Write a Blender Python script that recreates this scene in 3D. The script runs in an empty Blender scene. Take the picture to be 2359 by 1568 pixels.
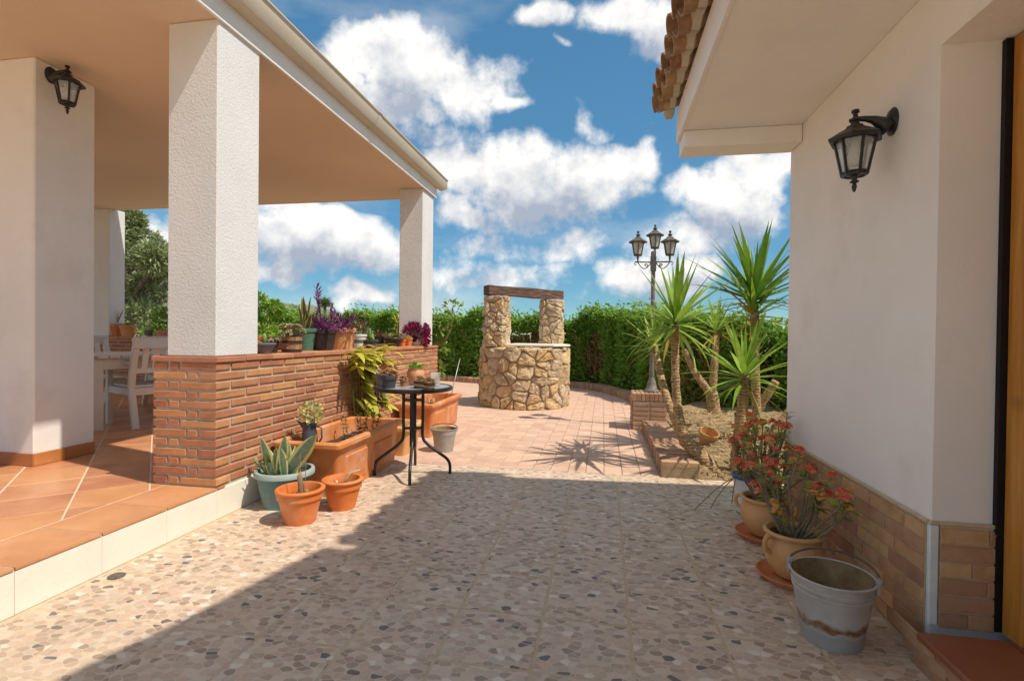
import bpy, bmesh, math, random
from math import sin, cos, pi, radians, sqrt, atan2, asin
from mathutils import Vector, Matrix, Euler
random.seed(7)
R = random.random
U = random.uniform
scn = bpy.context.scene
COL = scn.collection

# ------------------------------------------------------------------ camera
PW, PH, PF = 2358, 1568, 1176.0          # photo pixel frame used for measuring
YAW, PITCH, ROLL, EYE = radians(10.17), radians(-0.58), radians(0.65), 1.10
fwd = Vector((-sin(YAW)*cos(PITCH), cos(YAW)*cos(PITCH), sin(PITCH)))
rgt0 = Vector((cos(YAW), sin(YAW), 0)); up0 = rgt0.cross(fwd)
rgt = cos(ROLL)*rgt0 + sin(ROLL)*up0
upv = -sin(ROLL)*rgt0 + cos(ROLL)*up0
CAM = Vector((0, 0, EYE))
cd = bpy.data.cameras.new('camera'); cam = bpy.data.objects.new('camera', cd); COL.objects.link(cam)
cd.sensor_width = 36; cd.lens = 36*PF/PW; cd.clip_start = 0.02; cd.clip_end = 3000
m = Matrix((rgt, upv, -fwd)).transposed().to_4x4(); m.translation = CAM
cam.matrix_world = m
scn.camera = cam
def ray(x, y): return rgt*((x-PW/2)/PF) - upv*((y-PH/2)/PF) + fwd
def onX(x, y, X): d = ray(x, y); return CAM + d*(X/d.x)
def onY(x, y, Y): d = ray(x, y); return CAM + d*(Y/d.y)
def onZ(x, y, Z): d = ray(x, y); return CAM + d*((Z-EYE)/d.z)
def dep(p): return (Vector(p)-CAM).dot(fwd)

# ------------------------------------------------------------------ light
SUND = Vector((0.63, -0.18, 1.0)).normalized()       # towards the sun
sl = bpy.data.lights.new('sun', 'SUN'); sl.energy = 2.0; sl.angle = radians(0.8); sl.color = (1.0, 0.92, 0.80)
so = bpy.data.objects.new('sun', sl); COL.objects.link(so)
so.rotation_euler = SUND.to_track_quat('Z', 'Y').to_euler(); so.location = (6, -2, 12)
scn.view_settings.view_transform = 'Standard'; scn.view_settings.look = 'None'
scn.view_settings.exposure = 1.22; scn.view_settings.gamma = 1
SKY_STRENGTH = 0.15

def build_world():
    w = bpy.data.worlds.new('World'); scn.world = w; w.use_nodes = True
    nt = w.node_tree; N = nt.nodes; L = nt.links; N.clear()
    out = N.new('ShaderNodeOutputWorld'); bg = N.new('ShaderNodeBackground'); bg.inputs[1].default_value = SKY_STRENGTH
    L.new(bg.outputs[0], out.inputs[0])
    sky = N.new('ShaderNodeTexSky'); sky.sky_type = 'NISHITA'; sky.sun_disc = False
    sky.sun_elevation = asin(SUND.z); sky.sun_rotation = atan2(SUND.x, SUND.y)
    sky.air_density = 0.75; sky.dust_density = 0.15; sky.ozone_density = 2.5; sky.altitude = 800
    hs0 = N.new('ShaderNodeSeparateColor'); hs0.mode = 'HSV'; L.new(sky.outputs[0], hs0.inputs[0])
    hs = N.new('ShaderNodeCombineColor'); hs.mode = 'HSV';     tc = N.new('ShaderNodeTexCoord')
    def math_(op, a, b=None, c=None, clamp=False):
        n = N.new('ShaderNodeMath'); n.operation = op; n.use_clamp = clamp
        for i, v in enumerate((a, b, c)):
            if v is None: continue
            if isinstance(v, (int, float)): n.inputs[i].default_value = v
            else: L.new(v, n.inputs[i])
        return n.outputs[0]
    L.new(math_('SUBTRACT', hs0.outputs[0], 0.022), hs.inputs[0])
    L.new(math_('POWER', hs0.outputs[1], 0.6), hs.inputs[1])           # film-like: deeper blue, softer roll-off towards the horizon
    L.new(math_('DIVIDE', hs0.outputs[2], math_('MULTIPLY_ADD', hs0.outputs[2], 0.38, 1.0)), hs.inputs[2])
    sep = N.new('ShaderNodeSeparateXYZ'); L.new(tc.outputs['Generated'], sep.inputs[0])
    az = math_('ARCTAN2', sep.outputs[0], sep.outputs[1]); el = math_('ARCSINE', sep.outputs[2])
    # gentle domain warp so that cloud outlines billow
    nz = N.new('ShaderNodeTexNoise'); nz.inputs['Scale'].default_value = 7; nz.inputs['Detail'].default_value = 3; nz.inputs['Roughness'].default_value = 0.55
    L.new(tc.outputs['Generated'], nz.inputs['Vector'])
    sc = N.new('ShaderNodeSeparateColor'); L.new(nz.outputs['Color'], sc.inputs[0])
    az2 = math_('ADD', az, math_('MULTIPLY', math_('SUBTRACT', sc.outputs[0], 0.5), 0.20))
    el2 = math_('ADD', el, math_('MULTIPLY', math_('SUBTRACT', sc.outputs[1], 0.5), 0.15))
    cx = N.new('ShaderNodeCombineXYZ'); L.new(az2, cx.inputs[0]); L.new(el2, cx.inputs[1])
    blobs = []
    for (px, py, rx, ry, wt) in [
        (830,105,115,80,1),(950,165,150,95,1),(1065,195,105,80,1),(890,235,150,55,1),(1150,250,50,32,.62),(760,170,90,90,1),
        (1060,395,110,85,1),(1180,420,135,95,1),(1335,405,125,90,1),(1440,395,85,70,1),(1260,485,165,50,.85),(1060,500,90,45,.8),
        (680,540,150,80,.85),(820,560,125,75,.85),(650,610,90,50,.75),(760,500,150,45,.85),(700,480,110,40,.9),
        (850,690,85,36,1),(1060,610,85,55,.52),(1110,560,85,45,.5),
        (1240,22,80,42,1),(1450,25,100,65,1),(1535,70,70,60,.95),(1285,105,30,22,.36),
        (1745,420,115,80,1),(1700,505,120,60,.85),(1800,370,70,50,1),(1450,620,90,48,.95),(1570,640,110,45,.9),(1375,265,50,42,.42),(1600,450,110,55,.55),
        (330,540,90,80,.6),(1150,640,190,42,.5),(1320,570,150,45,.45),(1600,560,200,60,.52),(980,300,120,40,.45)]:
        d = ray(px, py).normalized()
        d1 = ray(px+rx, py).normalized(); d2 = ray(px, py-ry).normalized()
        a0 = atan2(d.x, d.y); e0 = asin(d.z)
        ra = abs(atan2(d1.x, d1.y)-a0); re = abs(asin(d2.z)-e0)
        blobs.append((a0, e0, max(ra, .015)*1.4, max(re, .012)*1.4, wt))
    rr = random.Random(3)
    for k in range(14):                     # clouds out of view, added to carry on the sky and raise fill light
        a = -2.95 + k*0.44 + rr.uniform(-.1, .1)
        e = rr.uniform(.15, .7)
        if -1.15 < a < 0.85 or k % 3 == 0: e = rr.uniform(.85, 1.2)
        blobs.append((a, e, rr.uniform(.30, .48)/cos(e), rr.uniform(.18, .28), 1))
    def ball(a0, e0, ra, re, wt):           # soft ellipse of cloud around one direction
        q = N.new('ShaderNodeVectorMath'); q.operation = 'MULTIPLY_ADD'; L.new(cx.outputs[0], q.inputs[0])
        q.inputs[1].default_value = (1/ra, 1/re, 0); q.inputs[2].default_value = (-a0/ra, -e0/re, 1-wt)
        g = N.new('ShaderNodeTexGradient'); g.gradient_type = 'SPHERICAL'; L.new(q.outputs[0], g.inputs[0]); return g.outputs['Fac']
    dens = None; gry = None
    for bl in blobs:
        b = ball(*bl); dens = b if dens is None else math_('MAXIMUM', dens, b)
    for (px, py, rx, ry, wt) in [(900, 275, 260, 120, 1), (1230, 510, 300, 110, 1), (1440, 480, 110, 80, .8), (720, 620, 260, 110, 1), (860, 730, 120, 40, .7), (1720, 560, 180, 110, .9), (1500, 680, 190, 60, .9), (1490, 110, 140, 70, .8), (1240, 60, 90, 40, .6), (1080, 640, 120, 60, .6)]:
        d = ray(px, py).normalized(); d1 = ray(px+rx, py).normalized(); d2 = ray(px, py-ry).normalized(); a0 = atan2(d.x, d.y); e0 = asin(d.z)
        b = ball(a0, e0, abs(atan2(d1.x, d1.y)-a0), abs(asin(d2.z)-e0), wt); gry = b if gry is None else math_('MAXIMUM', gry, b)
    for (a0, e0, ra, re, wt) in blobs[36::2]:
        b = ball(a0, e0-.6*re, ra, re*.8, .9); gry = math_('MAXIMUM', gry, b)
    n2 = N.new('ShaderNodeTexNoise'); n2.inputs['Scale'].default_value = 11; n2.inputs['Detail'].default_value = 9; n2.inputs['Roughness'].default_value = 0.63
    L.new(tc.outputs['Generated'], n2.inputs['Vector'])
    dd = math_('ADD', dens, math_('MULTIPLY', math_('SUBTRACT', n2.outputs['Fac'], 0.5), 1.25))
    mr = N.new('ShaderNodeMapRange'); mr.interpolation_type = 'SMOOTHSTEP'
    L.new(dd, mr.inputs[0]); mr.inputs[1].default_value = 0.12; mr.inputs[2].default_value = 0.60
    # thin high veil
    n3 = N.new('ShaderNodeTexNoise'); n3.inputs['Scale'].default_value = 2.6; n3.inputs['Detail'].default_value = 6
    st3 = N.new('ShaderNodeVectorMath'); st3.operation = 'MULTIPLY'; L.new(tc.outputs['Generated'], st3.inputs[0]); st3.inputs[1].default_value = (1, 1, 3.2); L.new(st3.outputs[0], n3.inputs['Vector'])
    mv = N.new('ShaderNodeMapRange'); L.new(n3.outputs['Fac'], mv.inputs[0]); mv.inputs[1].default_value = .50; mv.inputs[2].default_value = .78; mv.inputs[4].default_value = .5
    alpha = math_('MAXIMUM', mr.outputs[0], mv.outputs[0])
    # shading: lit tops, blue-grey undersides, billow relief from the noise
    off = N.new('ShaderNodeVectorMath'); off.operation = 'ADD'; L.new(tc.outputs['Generated'], off.inputs[0]); off.inputs[1].default_value = tuple(SUND*0.035)
    n4 = N.new('ShaderNodeTexNoise'); n4.inputs['Scale'].default_value = 11; n4.inputs['Detail'].default_value = 4; n4.inputs['Roughness'].default_value = 0.55
    L.new(off.outputs[0], n4.inputs['Vector'])
    rel = math_('MULTIPLY', math_('SUBTRACT', n2.outputs['Fac'], n4.outputs['Fac']), 2.3)
    sh = math_('ADD', math_('SUBTRACT', 0.95, math_('MULTIPLY', gry, 1.15)), rel, clamp=True)
    cr = N.new('ShaderNodeMix'); cr.data_type = 'RGBA'; L.new(sh, cr.inputs[0])
    k = 1/SKY_STRENGTH
    cr.inputs[6].default_value = (0.18*k, 0.205*k, 0.25*k, 1); cr.inputs[7].default_value = (0.46*k, 0.45*k, 0.435*k, 1)
    mx = N.new('ShaderNodeMix'); mx.data_type = 'RGBA'
    L.new(alpha, mx.inputs[0]); L.new(hs.outputs[0], mx.inputs[6]); L.new(cr.outputs[2], mx.inputs[7])
    L.new(mx.outputs[2], bg.inputs[0])
build_world()

# ------------------------------------------------------------------ materials
def lin(c):
    return tuple((v/255/12.92 if v/255 <= .04045 else ((v/255+.055)/1.055)**2.4) for v in c)
class Mat:
    def __init__(s, name):
        s.m = bpy.data.materials.new(name); s.m.use_nodes = True
        s.nt = s.m.node_tree; s.N = s.nt.nodes; s.L = s.nt.links
        s.b = s.N['Principled BSDF']; s._co = None
    def set(s, k, v): s.b.inputs[k].default_value = v
    def node(s, t, **kw):
        n = s.N.new(t)
        for k, v in kw.items():
            if k.startswith('i_'): n.inputs[int(k[2:]) if k[2:].isdigit() else k[2:].replace('_', ' ')].default_value = v
            else: setattr(n, k, v)
        return n
    def co(s, world=False):
        if s._co: return s._co
        if world:
            g = s.node('ShaderNodeNewGeometry'); s._co = g.outputs['Position']; return s._co
        t = s.node('ShaderNodeTexCoord'); o = s.node('ShaderNodeObjectInfo')
        v = s.node('ShaderNodeVectorMath', operation='MULTIPLY_ADD')
        s.L.new(o.outputs['Random'], v.inputs[0]); v.inputs[1].default_value = (41.3, 17.7, 29.1)
        s.L.new(t.outputs['Object'], v.inputs[2]); s._co = v.outputs[0]; return s._co
    def noise(s, scale, detail=4, rough=.55, vec=None, dist=0):
        n = s.node('ShaderNodeTexNoise'); n.inputs['Scale'].default_value = scale; n.inputs['Detail'].default_value = detail
        n.inputs['Roughness'].default_value = rough; n.inputs['Distortion'].default_value = dist
        s.L.new(vec or s.co(), n.inputs['Vector']); return n.outputs['Fac']
    def ramp(s, fac, stops, interp='LINEAR'):
        r = s.node('ShaderNodeValToRGB'); r.color_ramp.interpolation = interp; e = r.color_ramp.elements
        while len(e) < len(stops): e.new(.5)
        for q, (p, c) in zip(e, stops): q.position = p; q.color = (*c, 1) if len(c) == 3 else c
        s.L.new(fac, r.inputs[0]); return r.outputs[0]
    def mix(s, fac, a, b, mode='MIX'):
        n = s.node('ShaderNodeMix', data_type='RGBA', blend_type=mode)
        for i, v in ((0, fac), (6, a), (7, b)):
            if isinstance(v, (int, float)): n.inputs[i].default_value = v
            elif isinstance(v, tuple): n.inputs[i].default_value = (*v, 1)
            else: s.L.new(v, n.inputs[i])
        return n.outputs[2]
    def mth(s, op, a, b=0.0, clamp=False):
        n = s.node('ShaderNodeMath', operation=op, use_clamp=clamp)
        for i, v in ((0, a), (1, b)):
            if isinstance(v, (int, float)): n.inputs[i].default_value = v
            else: s.L.new(v, n.inputs[i])
        return n.outputs[0]
    def col(s, c): s.L.new(c, s.b.inputs['Base Color']); return s
    def bump(s, h, st=.3, dist=.01):
        n = s.node('ShaderNodeBump'); n.inputs['Strength'].default_value = st; n.inputs['Distance'].default_value = dist
        s.L.new(h, n.inputs['Height']); s.L.new(n.outputs[0], s.b.inputs['Normal']); return s
def mk(name, c, c2=None, trowel=0, rough=.8, var=.12, scale=6, bump=.0, bscale=60, bdist=.01, metal=0, rnd=0.0, world=False, stain=None, spec=.3):
    """general procedural surface: two-tone noise, per-object tint, fine relief"""
    M = Mat(name); M.co(world)
    if c2 is None: c2 = tuple(min(1, v*(1+var)) for v in c); c = tuple(v*(1-var) for v in c)
    base = M.ramp(M.noise(scale, 6, .6), [(.3, c), (.7, c2)])
    if rnd:
        o = M.node('ShaderNodeObjectInfo')
        v = M.mth('ADD', M.mth('MULTIPLY', o.outputs['Random'], 2*rnd), 1-rnd)
        h = M.node('ShaderNodeHueSaturation'); M.L.new(base, h.inputs['Color']); M.L.new(v, h.inputs['Value'])
        M.L.new(M.mth('ADD', M.mth('MULTIPLY', o.outputs['Random'], rnd*.12), .5-rnd*.06), h.inputs['Hue'])
        base = h.outputs[0]
    if stain:
        sc, lo, hi, colr, amt = stain
        f = M.ramp(M.noise(sc, 8, .65), [(lo, (0, 0, 0)), (hi, (amt, amt, amt))])
        base = M.mix(f, base, colr)
    M.col(base); M.set('Roughness', rough); M.set('Metallic', metal); M.set('Specular IOR Level', spec)
    if bump: M.bump(M.mth('ADD', M.noise(bscale, 5, .6), M.mth('MULTIPLY', M.noise(5, 4, .6, dist=1.2), trowel)) if trowel else M.noise(bscale, 5, .6), bump, bdist)
    return M.m
def leafmat(name, cols, rough=.45, trans=.3):
    M = Mat(name)
    g = M.node('ShaderNodeNewGeometry'); o = M.node('ShaderNodeObjectInfo')
    f = M.mth('FRACT', M.mth('ADD', g.outputs['Random Per Island'], o.outputs['Random']))
    n = len(cols); c = M.ramp(f, [(i/(n-1), q) for i, q in enumerate(cols)])
    nz = M.noise(9, 3); c = M.mix(.35, c, M.ramp(nz, [(.3, tuple(v*.7 for v in cols[0])), (.7, cols[-1])]))
    M.col(c); M.set('Roughness', rough); M.set('Specular IOR Level', .35)
    t = M.node('ShaderNodeBsdfTranslucent'); M.L.new(c, t.inputs[0])
    mx = M.node('ShaderNodeMixShader'); mx.inputs[0].default_value = trans
    M.L.new(M.b.outputs[0], mx.inputs[1]); M.L.new(t.outputs[0], mx.inputs[2])
    M.L.new(mx.outputs[0], M.N['Material Output'].inputs[0]); return M.m

MT = {}
MT['plaster'] = mk('white_plaster', (.78, .745, .70), (.85, .815, .77), trowel=3.0, rough=.9, scale=1.6, bump=.22, bscale=110, bdist=.004, world=True, stain=(1.7, .55, .78, (.60, .53, .44), .5))
MT['roughplaster'] = mk('rough_white_plaster', (.66, .65, .635), (.74, .73, .715), rough=.92, scale=2, bump=.38, bscale=75, bdist=.012, world=True, stain=(2.2, .66, .8, (.45, .40, .34), .3))
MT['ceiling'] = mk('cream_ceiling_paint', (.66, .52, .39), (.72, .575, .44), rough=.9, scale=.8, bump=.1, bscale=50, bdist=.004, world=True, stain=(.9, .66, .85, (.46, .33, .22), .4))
MT['mortar'] = mk('mortar', (.43, .375, .29), (.55, .485, .385), rough=.95, scale=14, bump=.5, bscale=120, world=True)
MT['wellmortar'] = mk('well_mortar', (.30, .21, .12), (.44, .33, .20), rough=.95, scale=14, bump=.6, bscale=60, world=True)
MT['brick'] = mk('red_brick', (.40, .165, .075), (.56, .255, .125), rough=.88, scale=9, bump=.45, bscale=90, bdist=.006, rnd=.18, stain=(16, .58, .78, (.55, .36, .24), .55))
MT['brickcap'] = mk('brick_cap_tile', (.42, .17, .085), (.54, .25, .14), rough=.8, scale=7, bump=.3, bscale=80, rnd=.12, stain=(9, .6, .8, (.6, .42, .3), .4))
MT['kerbbrick'] = mk('kerb_brick', (.36, .20, .115), (.52, .32, .20), rough=.9, scale=9, bump=.5, bscale=70, rnd=.2, stain=(10, .55, .75, (.28, .22, .16), .5))
MT['skirtbrick'] = mk('skirting_brick_tile', (.37, .20, .105), (.57, .345, .195), rough=.6, scale=12, bump=.35, bscale=60, rnd=.22, stain=(12, .55, .75, (.22, .13, .09), .5))
MT['grout'] = mk('pale_grout', (.50, .37, .235), (.62, .48, .33), rough=.95, scale=20, bump=.3, world=True)
MT['dirtgrout'] = mk('floor_grout', (.44, .34, .23), (.58, .46, .33), rough=.95, scale=9, bump=.3, world=True)
MT['terrgrout'] = mk('terrace_grout', (.64, .50, .36), (.72, .58, .43), rough=.9, scale=9, world=True)
MT['terrtile'] = mk('terracotta_floor_tile', (.50, .205, .085), (.64, .30, .14), rough=.3, scale=3.2, bump=.12, bscale=30, rnd=.12, stain=(4, .46, .76, (.70, .38, .20), .75), spec=.5)
MT['riser'] = mk('white_riser', (.77, .72, .60), (.84, .79, .68), rough=.75, scale=5, bump=.15, bscale=50, world=True, stain=(5, .6, .8, (.60, .48, .30), .45))
MT['skirt'] = mk('terracotta_skirting', (.42, .15, .045), (.52, .21, .075), rough=.35, scale=6, rnd=.08, spec=.5)
MT['gutter'] = mk('cream_gutter', (.56, .49, .385), (.62, .55, .44), rough=.55, scale=3, world=True, stain=(3, .6, .8, (.42, .35, .25), .4))
MT['paver'] = mk('clay_paver', (0.558, 0.358, 0.256), (0.651, 0.442, 0.326), rough=.9, scale=7, bump=.35, bscale=70, rnd=.11, stain=(4, .55, .8, (0.614, 0.465, 0.335), .5))
MT['black'] = mk('black_iron', (.012, .012, .013), (.028, .026, .026), rough=.42, scale=18, bump=.1, bscale=90, spec=.5)
MT['oldblack'] = mk('weathered_black_iron', (.05, .045, .038), (.15, .125, .095), rough=.6, scale=22, bump=.2, bscale=80, spec=.4)
MT['graphite'] = mk('grey_post_paint', (.15, .135, .115), (.25, .225, .19), rough=.5, scale=14, bump=.15)
MT['terracotta'] = mk('orange_plastic_terracotta', (.56, .175, .05), (.66, .235, .075), rough=.5, scale=4, bump=.06, bscale=120, rnd=.07, stain=(5, .45, .74, (.72, .47, .33), .75))
MT['orangepot'] = mk('bright_orange_plastic', (.62, .15, .025), (.70, .19, .04), rough=.5, scale=4, rnd=.05, spec=.4, stain=(6, .48, .76, (.72, .38, .20), .65))
MT['peach'] = mk('peach_ceramic', (.60, .31, .125), (.70, .40, .18), rough=.7, scale=6, bump=.5, bscale=45, bdist=.006, rnd=.05)
MT['teal'] = mk('faded_teal_plastic', (.115, .20, .19), (.18, .275, .255), rough=.6, scale=6, stain=(9, .5, .75, (.36, .42, .38), .5))
MT['tealrim'] = mk('sunbleached_teal_rim', (.30, .38, .35), (.42, .49, .45), rough=.65, scale=9)
MT['greenpot'] = mk('dark_green_plastic', (.055, .14, .095), (.085, .19, .13), rough=.45, scale=5)
MT['dark'] = mk('dark_brown_plastic', (.028, .021, .019), (.055, .042, .036), rough=.5, scale=9, bump=.15)
MT['greypot'] = mk('charcoal_plastic', (.045, .045, .052), (.085, .083, .092), rough=.5, scale=8)
MT['greypot2'] = mk('mid_grey_plastic', (.14, .135, .15), (.20, .19, .205), rough=.55, scale=8)
MT['bluejug'] = mk('slate_blue_enamel', (.045, .05, .068), (.08, .088, .11), rough=.4, scale=8, spec=.5)
MT['enamel'] = mk('white_enamel', (.68, .68, .68), (.76, .76, .75), rough=.25, scale=6, spec=.5)
MT['blue'] = mk('blue_enamel_rim', (.03, .06, .30), (.05, .09, .40), rough=.3, scale=9)
MT['soil'] = mk('potting_soil', (.05, .032, .02), (.13, .09, .06), rough=1, scale=40, bump=1, bscale=90, bdist=.02)
MT['barrel'] = mk('barrel_wood', (.30, .15, .065), (.48, .27, .125), rough=.7, scale=12, bump=.3, bscale=60, rnd=.2)
MT['whitewood'] = mk('white_painted_wood', (.66, .60, .52), (.74, .68, .60), rough=.55, scale=5, bump=.08, bscale=40, world=True)
def bark(name, c1, c2, rings=55):
    M = Mat(name); M.co(True)
    s = M.node('ShaderNodeSeparateXYZ'); M.L.new(M.co(), s.inputs[0])
    w = M.mth('SINE', M.mth('ADD', M.mth('MULTIPLY', s.outputs[2], rings*2), M.mth('MULTIPLY', M.noise(12, 4), 16)))
    n = M.noise(35, 5); f = M.mth('ADD', M.mth('MULTIPLY', w, .10), n)
    M.col(M.ramp(f, [(.3, tuple(v*.45 for v in c1)), (.48, c1), (.75, c2)])); M.set('Roughness', .95)
    M.bump(f, .8, .015); return M.m
MT['bark'] = bark('yucca_bark', (.40, .25, .12), (.60, .42, .23), 120)
MT['twig'] = mk('dry_twig', (.24, .15, .08), (.42, .28, .16), rough=.95, scale=20)
MT['thornstem'] = mk('thorn_stem', (.17, .145, .085), (.30, .25, .15), rough=.9, scale=20)
MT['olivebark'] = mk('olive_bark', (.10, .08, .06), (.22, .19, .15), rough=.95, scale=6, bump=.6, bscale=20)
MT['beam'] = None
def beam_mat():
    M = Mat('weathered_beam_wood'); t = M.node('ShaderNodeTexCoord')
    mp = M.node('ShaderNodeMapping'); mp.inputs['Scale'].default_value = (3, 28, 28); M.L.new(t.outputs['Object'], mp.inputs[0])
    n = M.noise(1.6, 7, .65, mp.outputs[0])
    M.col(M.ramp(n, [(.3, (.035, .018, .012)), (.5, (.13, .07, .048)), (.72, (.26, .165, .12))])); M.set('Roughness', .9)
    M.bump(n, 1, .02); return M.m
MT['beam'] = beam_mat()
def wood_door():
    M = Mat('varnished_pine'); t = M.node('ShaderNodeTexCoord')
    mp = M.node('ShaderNodeMapping'); mp.inputs['Scale'].default_value = (22, 22, 1.6); M.L.new(t.outputs['Object'], mp.inputs[0])
    n = M.noise(1.5, 6, .6, mp.outputs[0], .4)
    k = M.ramp(M.noise(2.6, 2), [(.68, (0, 0, 0)), (.74, (1, 1, 1))])
    c = M.ramp(n, [(.3, (.36, .135, .018)), (.55, (.52, .22, .035)), (.75, (.60, .30, .07))])
    M.col(M.mix(k, c, (.20, .07, .015))); M.set('Roughness', .32); M.set('Specular IOR Level', .5); M.bump(n, .1, .003); return M.m
MT['pine'] = wood_door()
def stone_mat():
    M = Mat('ochre_field_stone'); o = M.node('ShaderNodeObjectInfo')
    n = M.noise(9, 8, .65); n2 = M.noise(3.5, 3)
    a = M.ramp(o.outputs['Random'], [(0, (.58, .36, .145)), (.25, (.64, .47, .27)), (.45, (.55, .40, .26)), (.65, (.68, .46, .20)), (.85, (.62, .49, .34)), (1, (.50, .33, .18))])
    c = M.mix(M.ramp(n2, [(.45, (0, 0, 0)), (.7, (.45, .45, .45))]), a, (.66, .56, .42))
    c = M.mix(M.ramp(n, [(.34, (.75, .75, .75)), (.5, (0, 0, 0))]), c, (.22, .14, .07))
    M.col(c); M.set('Roughness', .95); M.bump(n, 1, .035); return M.m
MT['stone'] = stone_mat()
def galv(name, tint=1.0, rust=False, h=.243):
    M = Mat(name); t = M.node('ShaderNodeTexCoord'); M._co = t.outputs['Object']
    v = M.node('ShaderNodeTexVoronoi'); v.inputs['Scale'].default_value = 26; M.L.new(M.co(), v.inputs['Vector'])
    n = M.noise(7, 6)
    c = M.mix(.35, M.ramp(n, [(.3, (.40*tint, .375*tint, .34*tint)), (.7, (.56*tint, .53*tint, .485*tint))]), M.ramp(v.outputs['Distance'], [(0, (.31, .29, .265)), (1, (.54, .51, .47))]))
    if rust:
        s = M.node('ShaderNodeSeparateXYZ'); M.L.new(M.co(), s.inputs[0])
        zz = M.mth('ADD', s.outputs[2], M.mth('MULTIPLY', M.mth('SUBTRACT', M.noise(22, 5), .5), .05))
        band = M.ramp(M.mth('DIVIDE', zz, h), [(.26, (0, 0, 0)), (.31, (1, 1, 1)), (.36, (1, 1, 1)), (.42, (0, 0, 0))])
        c = M.mix(M.mth('MULTIPLY', band, M.ramp(M.noise(30, 5), [(.32, (.55, .55, .55)), (.58, (1, 1, 1))])), c, (.20, .085, .022))
        low = M.ramp(M.mth('DIVIDE', zz, h), [(.22, (.6, .6, .6)), (.30, (0, 0, 0))]); c = M.mix(low, c, (.25, .245, .24))
    M.col(c); M.set('Metallic', .25); M.set('Roughness', .5); M.bump(n, .15, .004); return M.m
MT['galv'] = galv('galvanised_bucket', 1, True)
MT['galv2'] = galv('dull_galvanised', .72)
MT['dirty'] = mk('rusty_bucket_lining', (.16, .095, .035), (.38, .27, .14), rough=.8, scale=14, bump=.3, world=True)
def glass(name, c=(.75, .78, .76), a=.35, rough=.08):
    M = Mat(name); M.set('Base Color', (*c, 1)); M.set('Roughness', rough); M.set('Specular IOR Level', .6)
    t = M.node('ShaderNodeBsdfTransparent'); mx = M.node('ShaderNodeMixShader'); mx.inputs[0].default_value = a
    M.L.new(t.outputs[0], mx.inputs[1]); M.L.new(M.b.outputs[0], mx.inputs[2]); M.L.new(mx.outputs[0], M.N['Material Output'].inputs[0]); return M.m
MT['glass'] = glass('lantern_glass', a=.25)
MT['dustyglass'] = glass('dusty_lantern_glass', (.72, .66, .56), .5, .3)
MT['tableglass'] = mk('frosted_table_glass', (.30, .31, .30), (.40, .40, .385), rough=.25, scale=9, spec=.6)
MT['bulb'] = mk('opal_bulb', (.62, .55, .42), (.68, .61, .48), rough=.4)
# plants
MT['yucca'] = leafmat('yucca_leaf', [(0.132, 0.275, 0.022), (0.233, 0.413, 0.036), (0.404, 0.578, 0.072), (0.178, 0.343, 0.026), (0.513, 0.632, 0.12)], .38, .28)
MT['yuccadk'] = leafmat('yucca_leaf_dark', [(0.08, 0.189, 0.023), (0.16, 0.319, 0.033), (0.272, 0.435, 0.052)], .38, .25)
MT['yuccadry'] = leafmat('yucca_leaf_dry', [(.45, .30, .07), (.35, .30, .05), (.48, .27, .09)], .6, .3)
MT['hedge'] = leafmat('hedge_leaf', [(0.104, 0.227, 0.03), (0.221, 0.426, 0.049), (0.147, 0.319, 0.044), (0.382, 0.638, 0.074), (0.265, 0.452, 0.074)], .45, .42)
MT['hedgelight'] = leafmat('hedge_young_leaf', [(0.182, 0.327, 0.039), (0.33, 0.505, 0.069), (0.248, 0.416, 0.046)], .4, .3)
MT['hedgebrown'] = leafmat('hedge_withered_leaf', [(0.39, 0.188, 0.072), (0.546, 0.3, 0.126), (0.254, 0.15, 0.054)], .8, .15)
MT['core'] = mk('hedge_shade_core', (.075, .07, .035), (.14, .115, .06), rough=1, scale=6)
MT['olive'] = leafmat('olive_leaf', [(0.194, 0.243, 0.097), (0.346, 0.405, 0.186), (0.248, 0.304, 0.114), (0.518, 0.567, 0.292)], .5, .2)
MT['bush'] = leafmat('bush_leaf', [(0.137, 0.29, 0.025), (0.259, 0.454, 0.044), (0.355, 0.554, 0.076)], .4, .3)
MT['purple'] = leafmat('purple_leaf', [(0.119, 0.028, 0.119), (0.255, 0.057, 0.221), (0.357, 0.104, 0.289), (0.187, 0.057, 0.153)], .4, .3)
MT['burgundy'] = leafmat('burgundy_leaf', [(0.169, 0.008, 0.039), (0.312, 0.017, 0.065), (0.416, 0.042, 0.111)], .4, .3)
MT['succ'] = leafmat('pale_succulent', [(.40, .38, .20), (.50, .46, .27), (.34, .36, .19), (.55, .45, .26)], .5, .2)
MT['succbrown'] = leafmat('brown_succulent', [(.22, .12, .05), (.34, .20, .08), (.26, .22, .07)], .5, .2)
MT['succred'] = leafmat('red_tinged_succulent', [(.40, .10, .05), (.46, .22, .06), (.30, .26, .06), (.5, .16, .1)], .5, .25)
MT['smallgreen'] = leafmat('small_green_leaf', [(0.13, 0.24, 0.036), (0.234, 0.36, 0.06), (0.325, 0.432, 0.096)], .45, .25)
MT['darkgreen'] = leafmat('dull_green_leaf', [(0.075, 0.119, 0.039), (0.15, 0.196, 0.065), (0.21, 0.238, 0.091)], .5, .2)
MT['yellowleaf'] = leafmat('yellow_green_strap', [(0.575, 0.572, 0.055), (0.7, 0.65, 0.088), (0.45, 0.494, 0.044), (0.75, 0.624, 0.11)], .42, .35)
MT['yellowdk'] = leafmat('olive_green_strap', [(.10, .11, .02), (.22, .22, .03), (.16, .15, .02)], .45, .25)
MT['yellowfl'] = leafmat('yellow_flower', [(0.84, 0.66, 0.14), (0.85, 0.84, 0.588), (0.784, 0.744, 0.308)], .6, .25)
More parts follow.
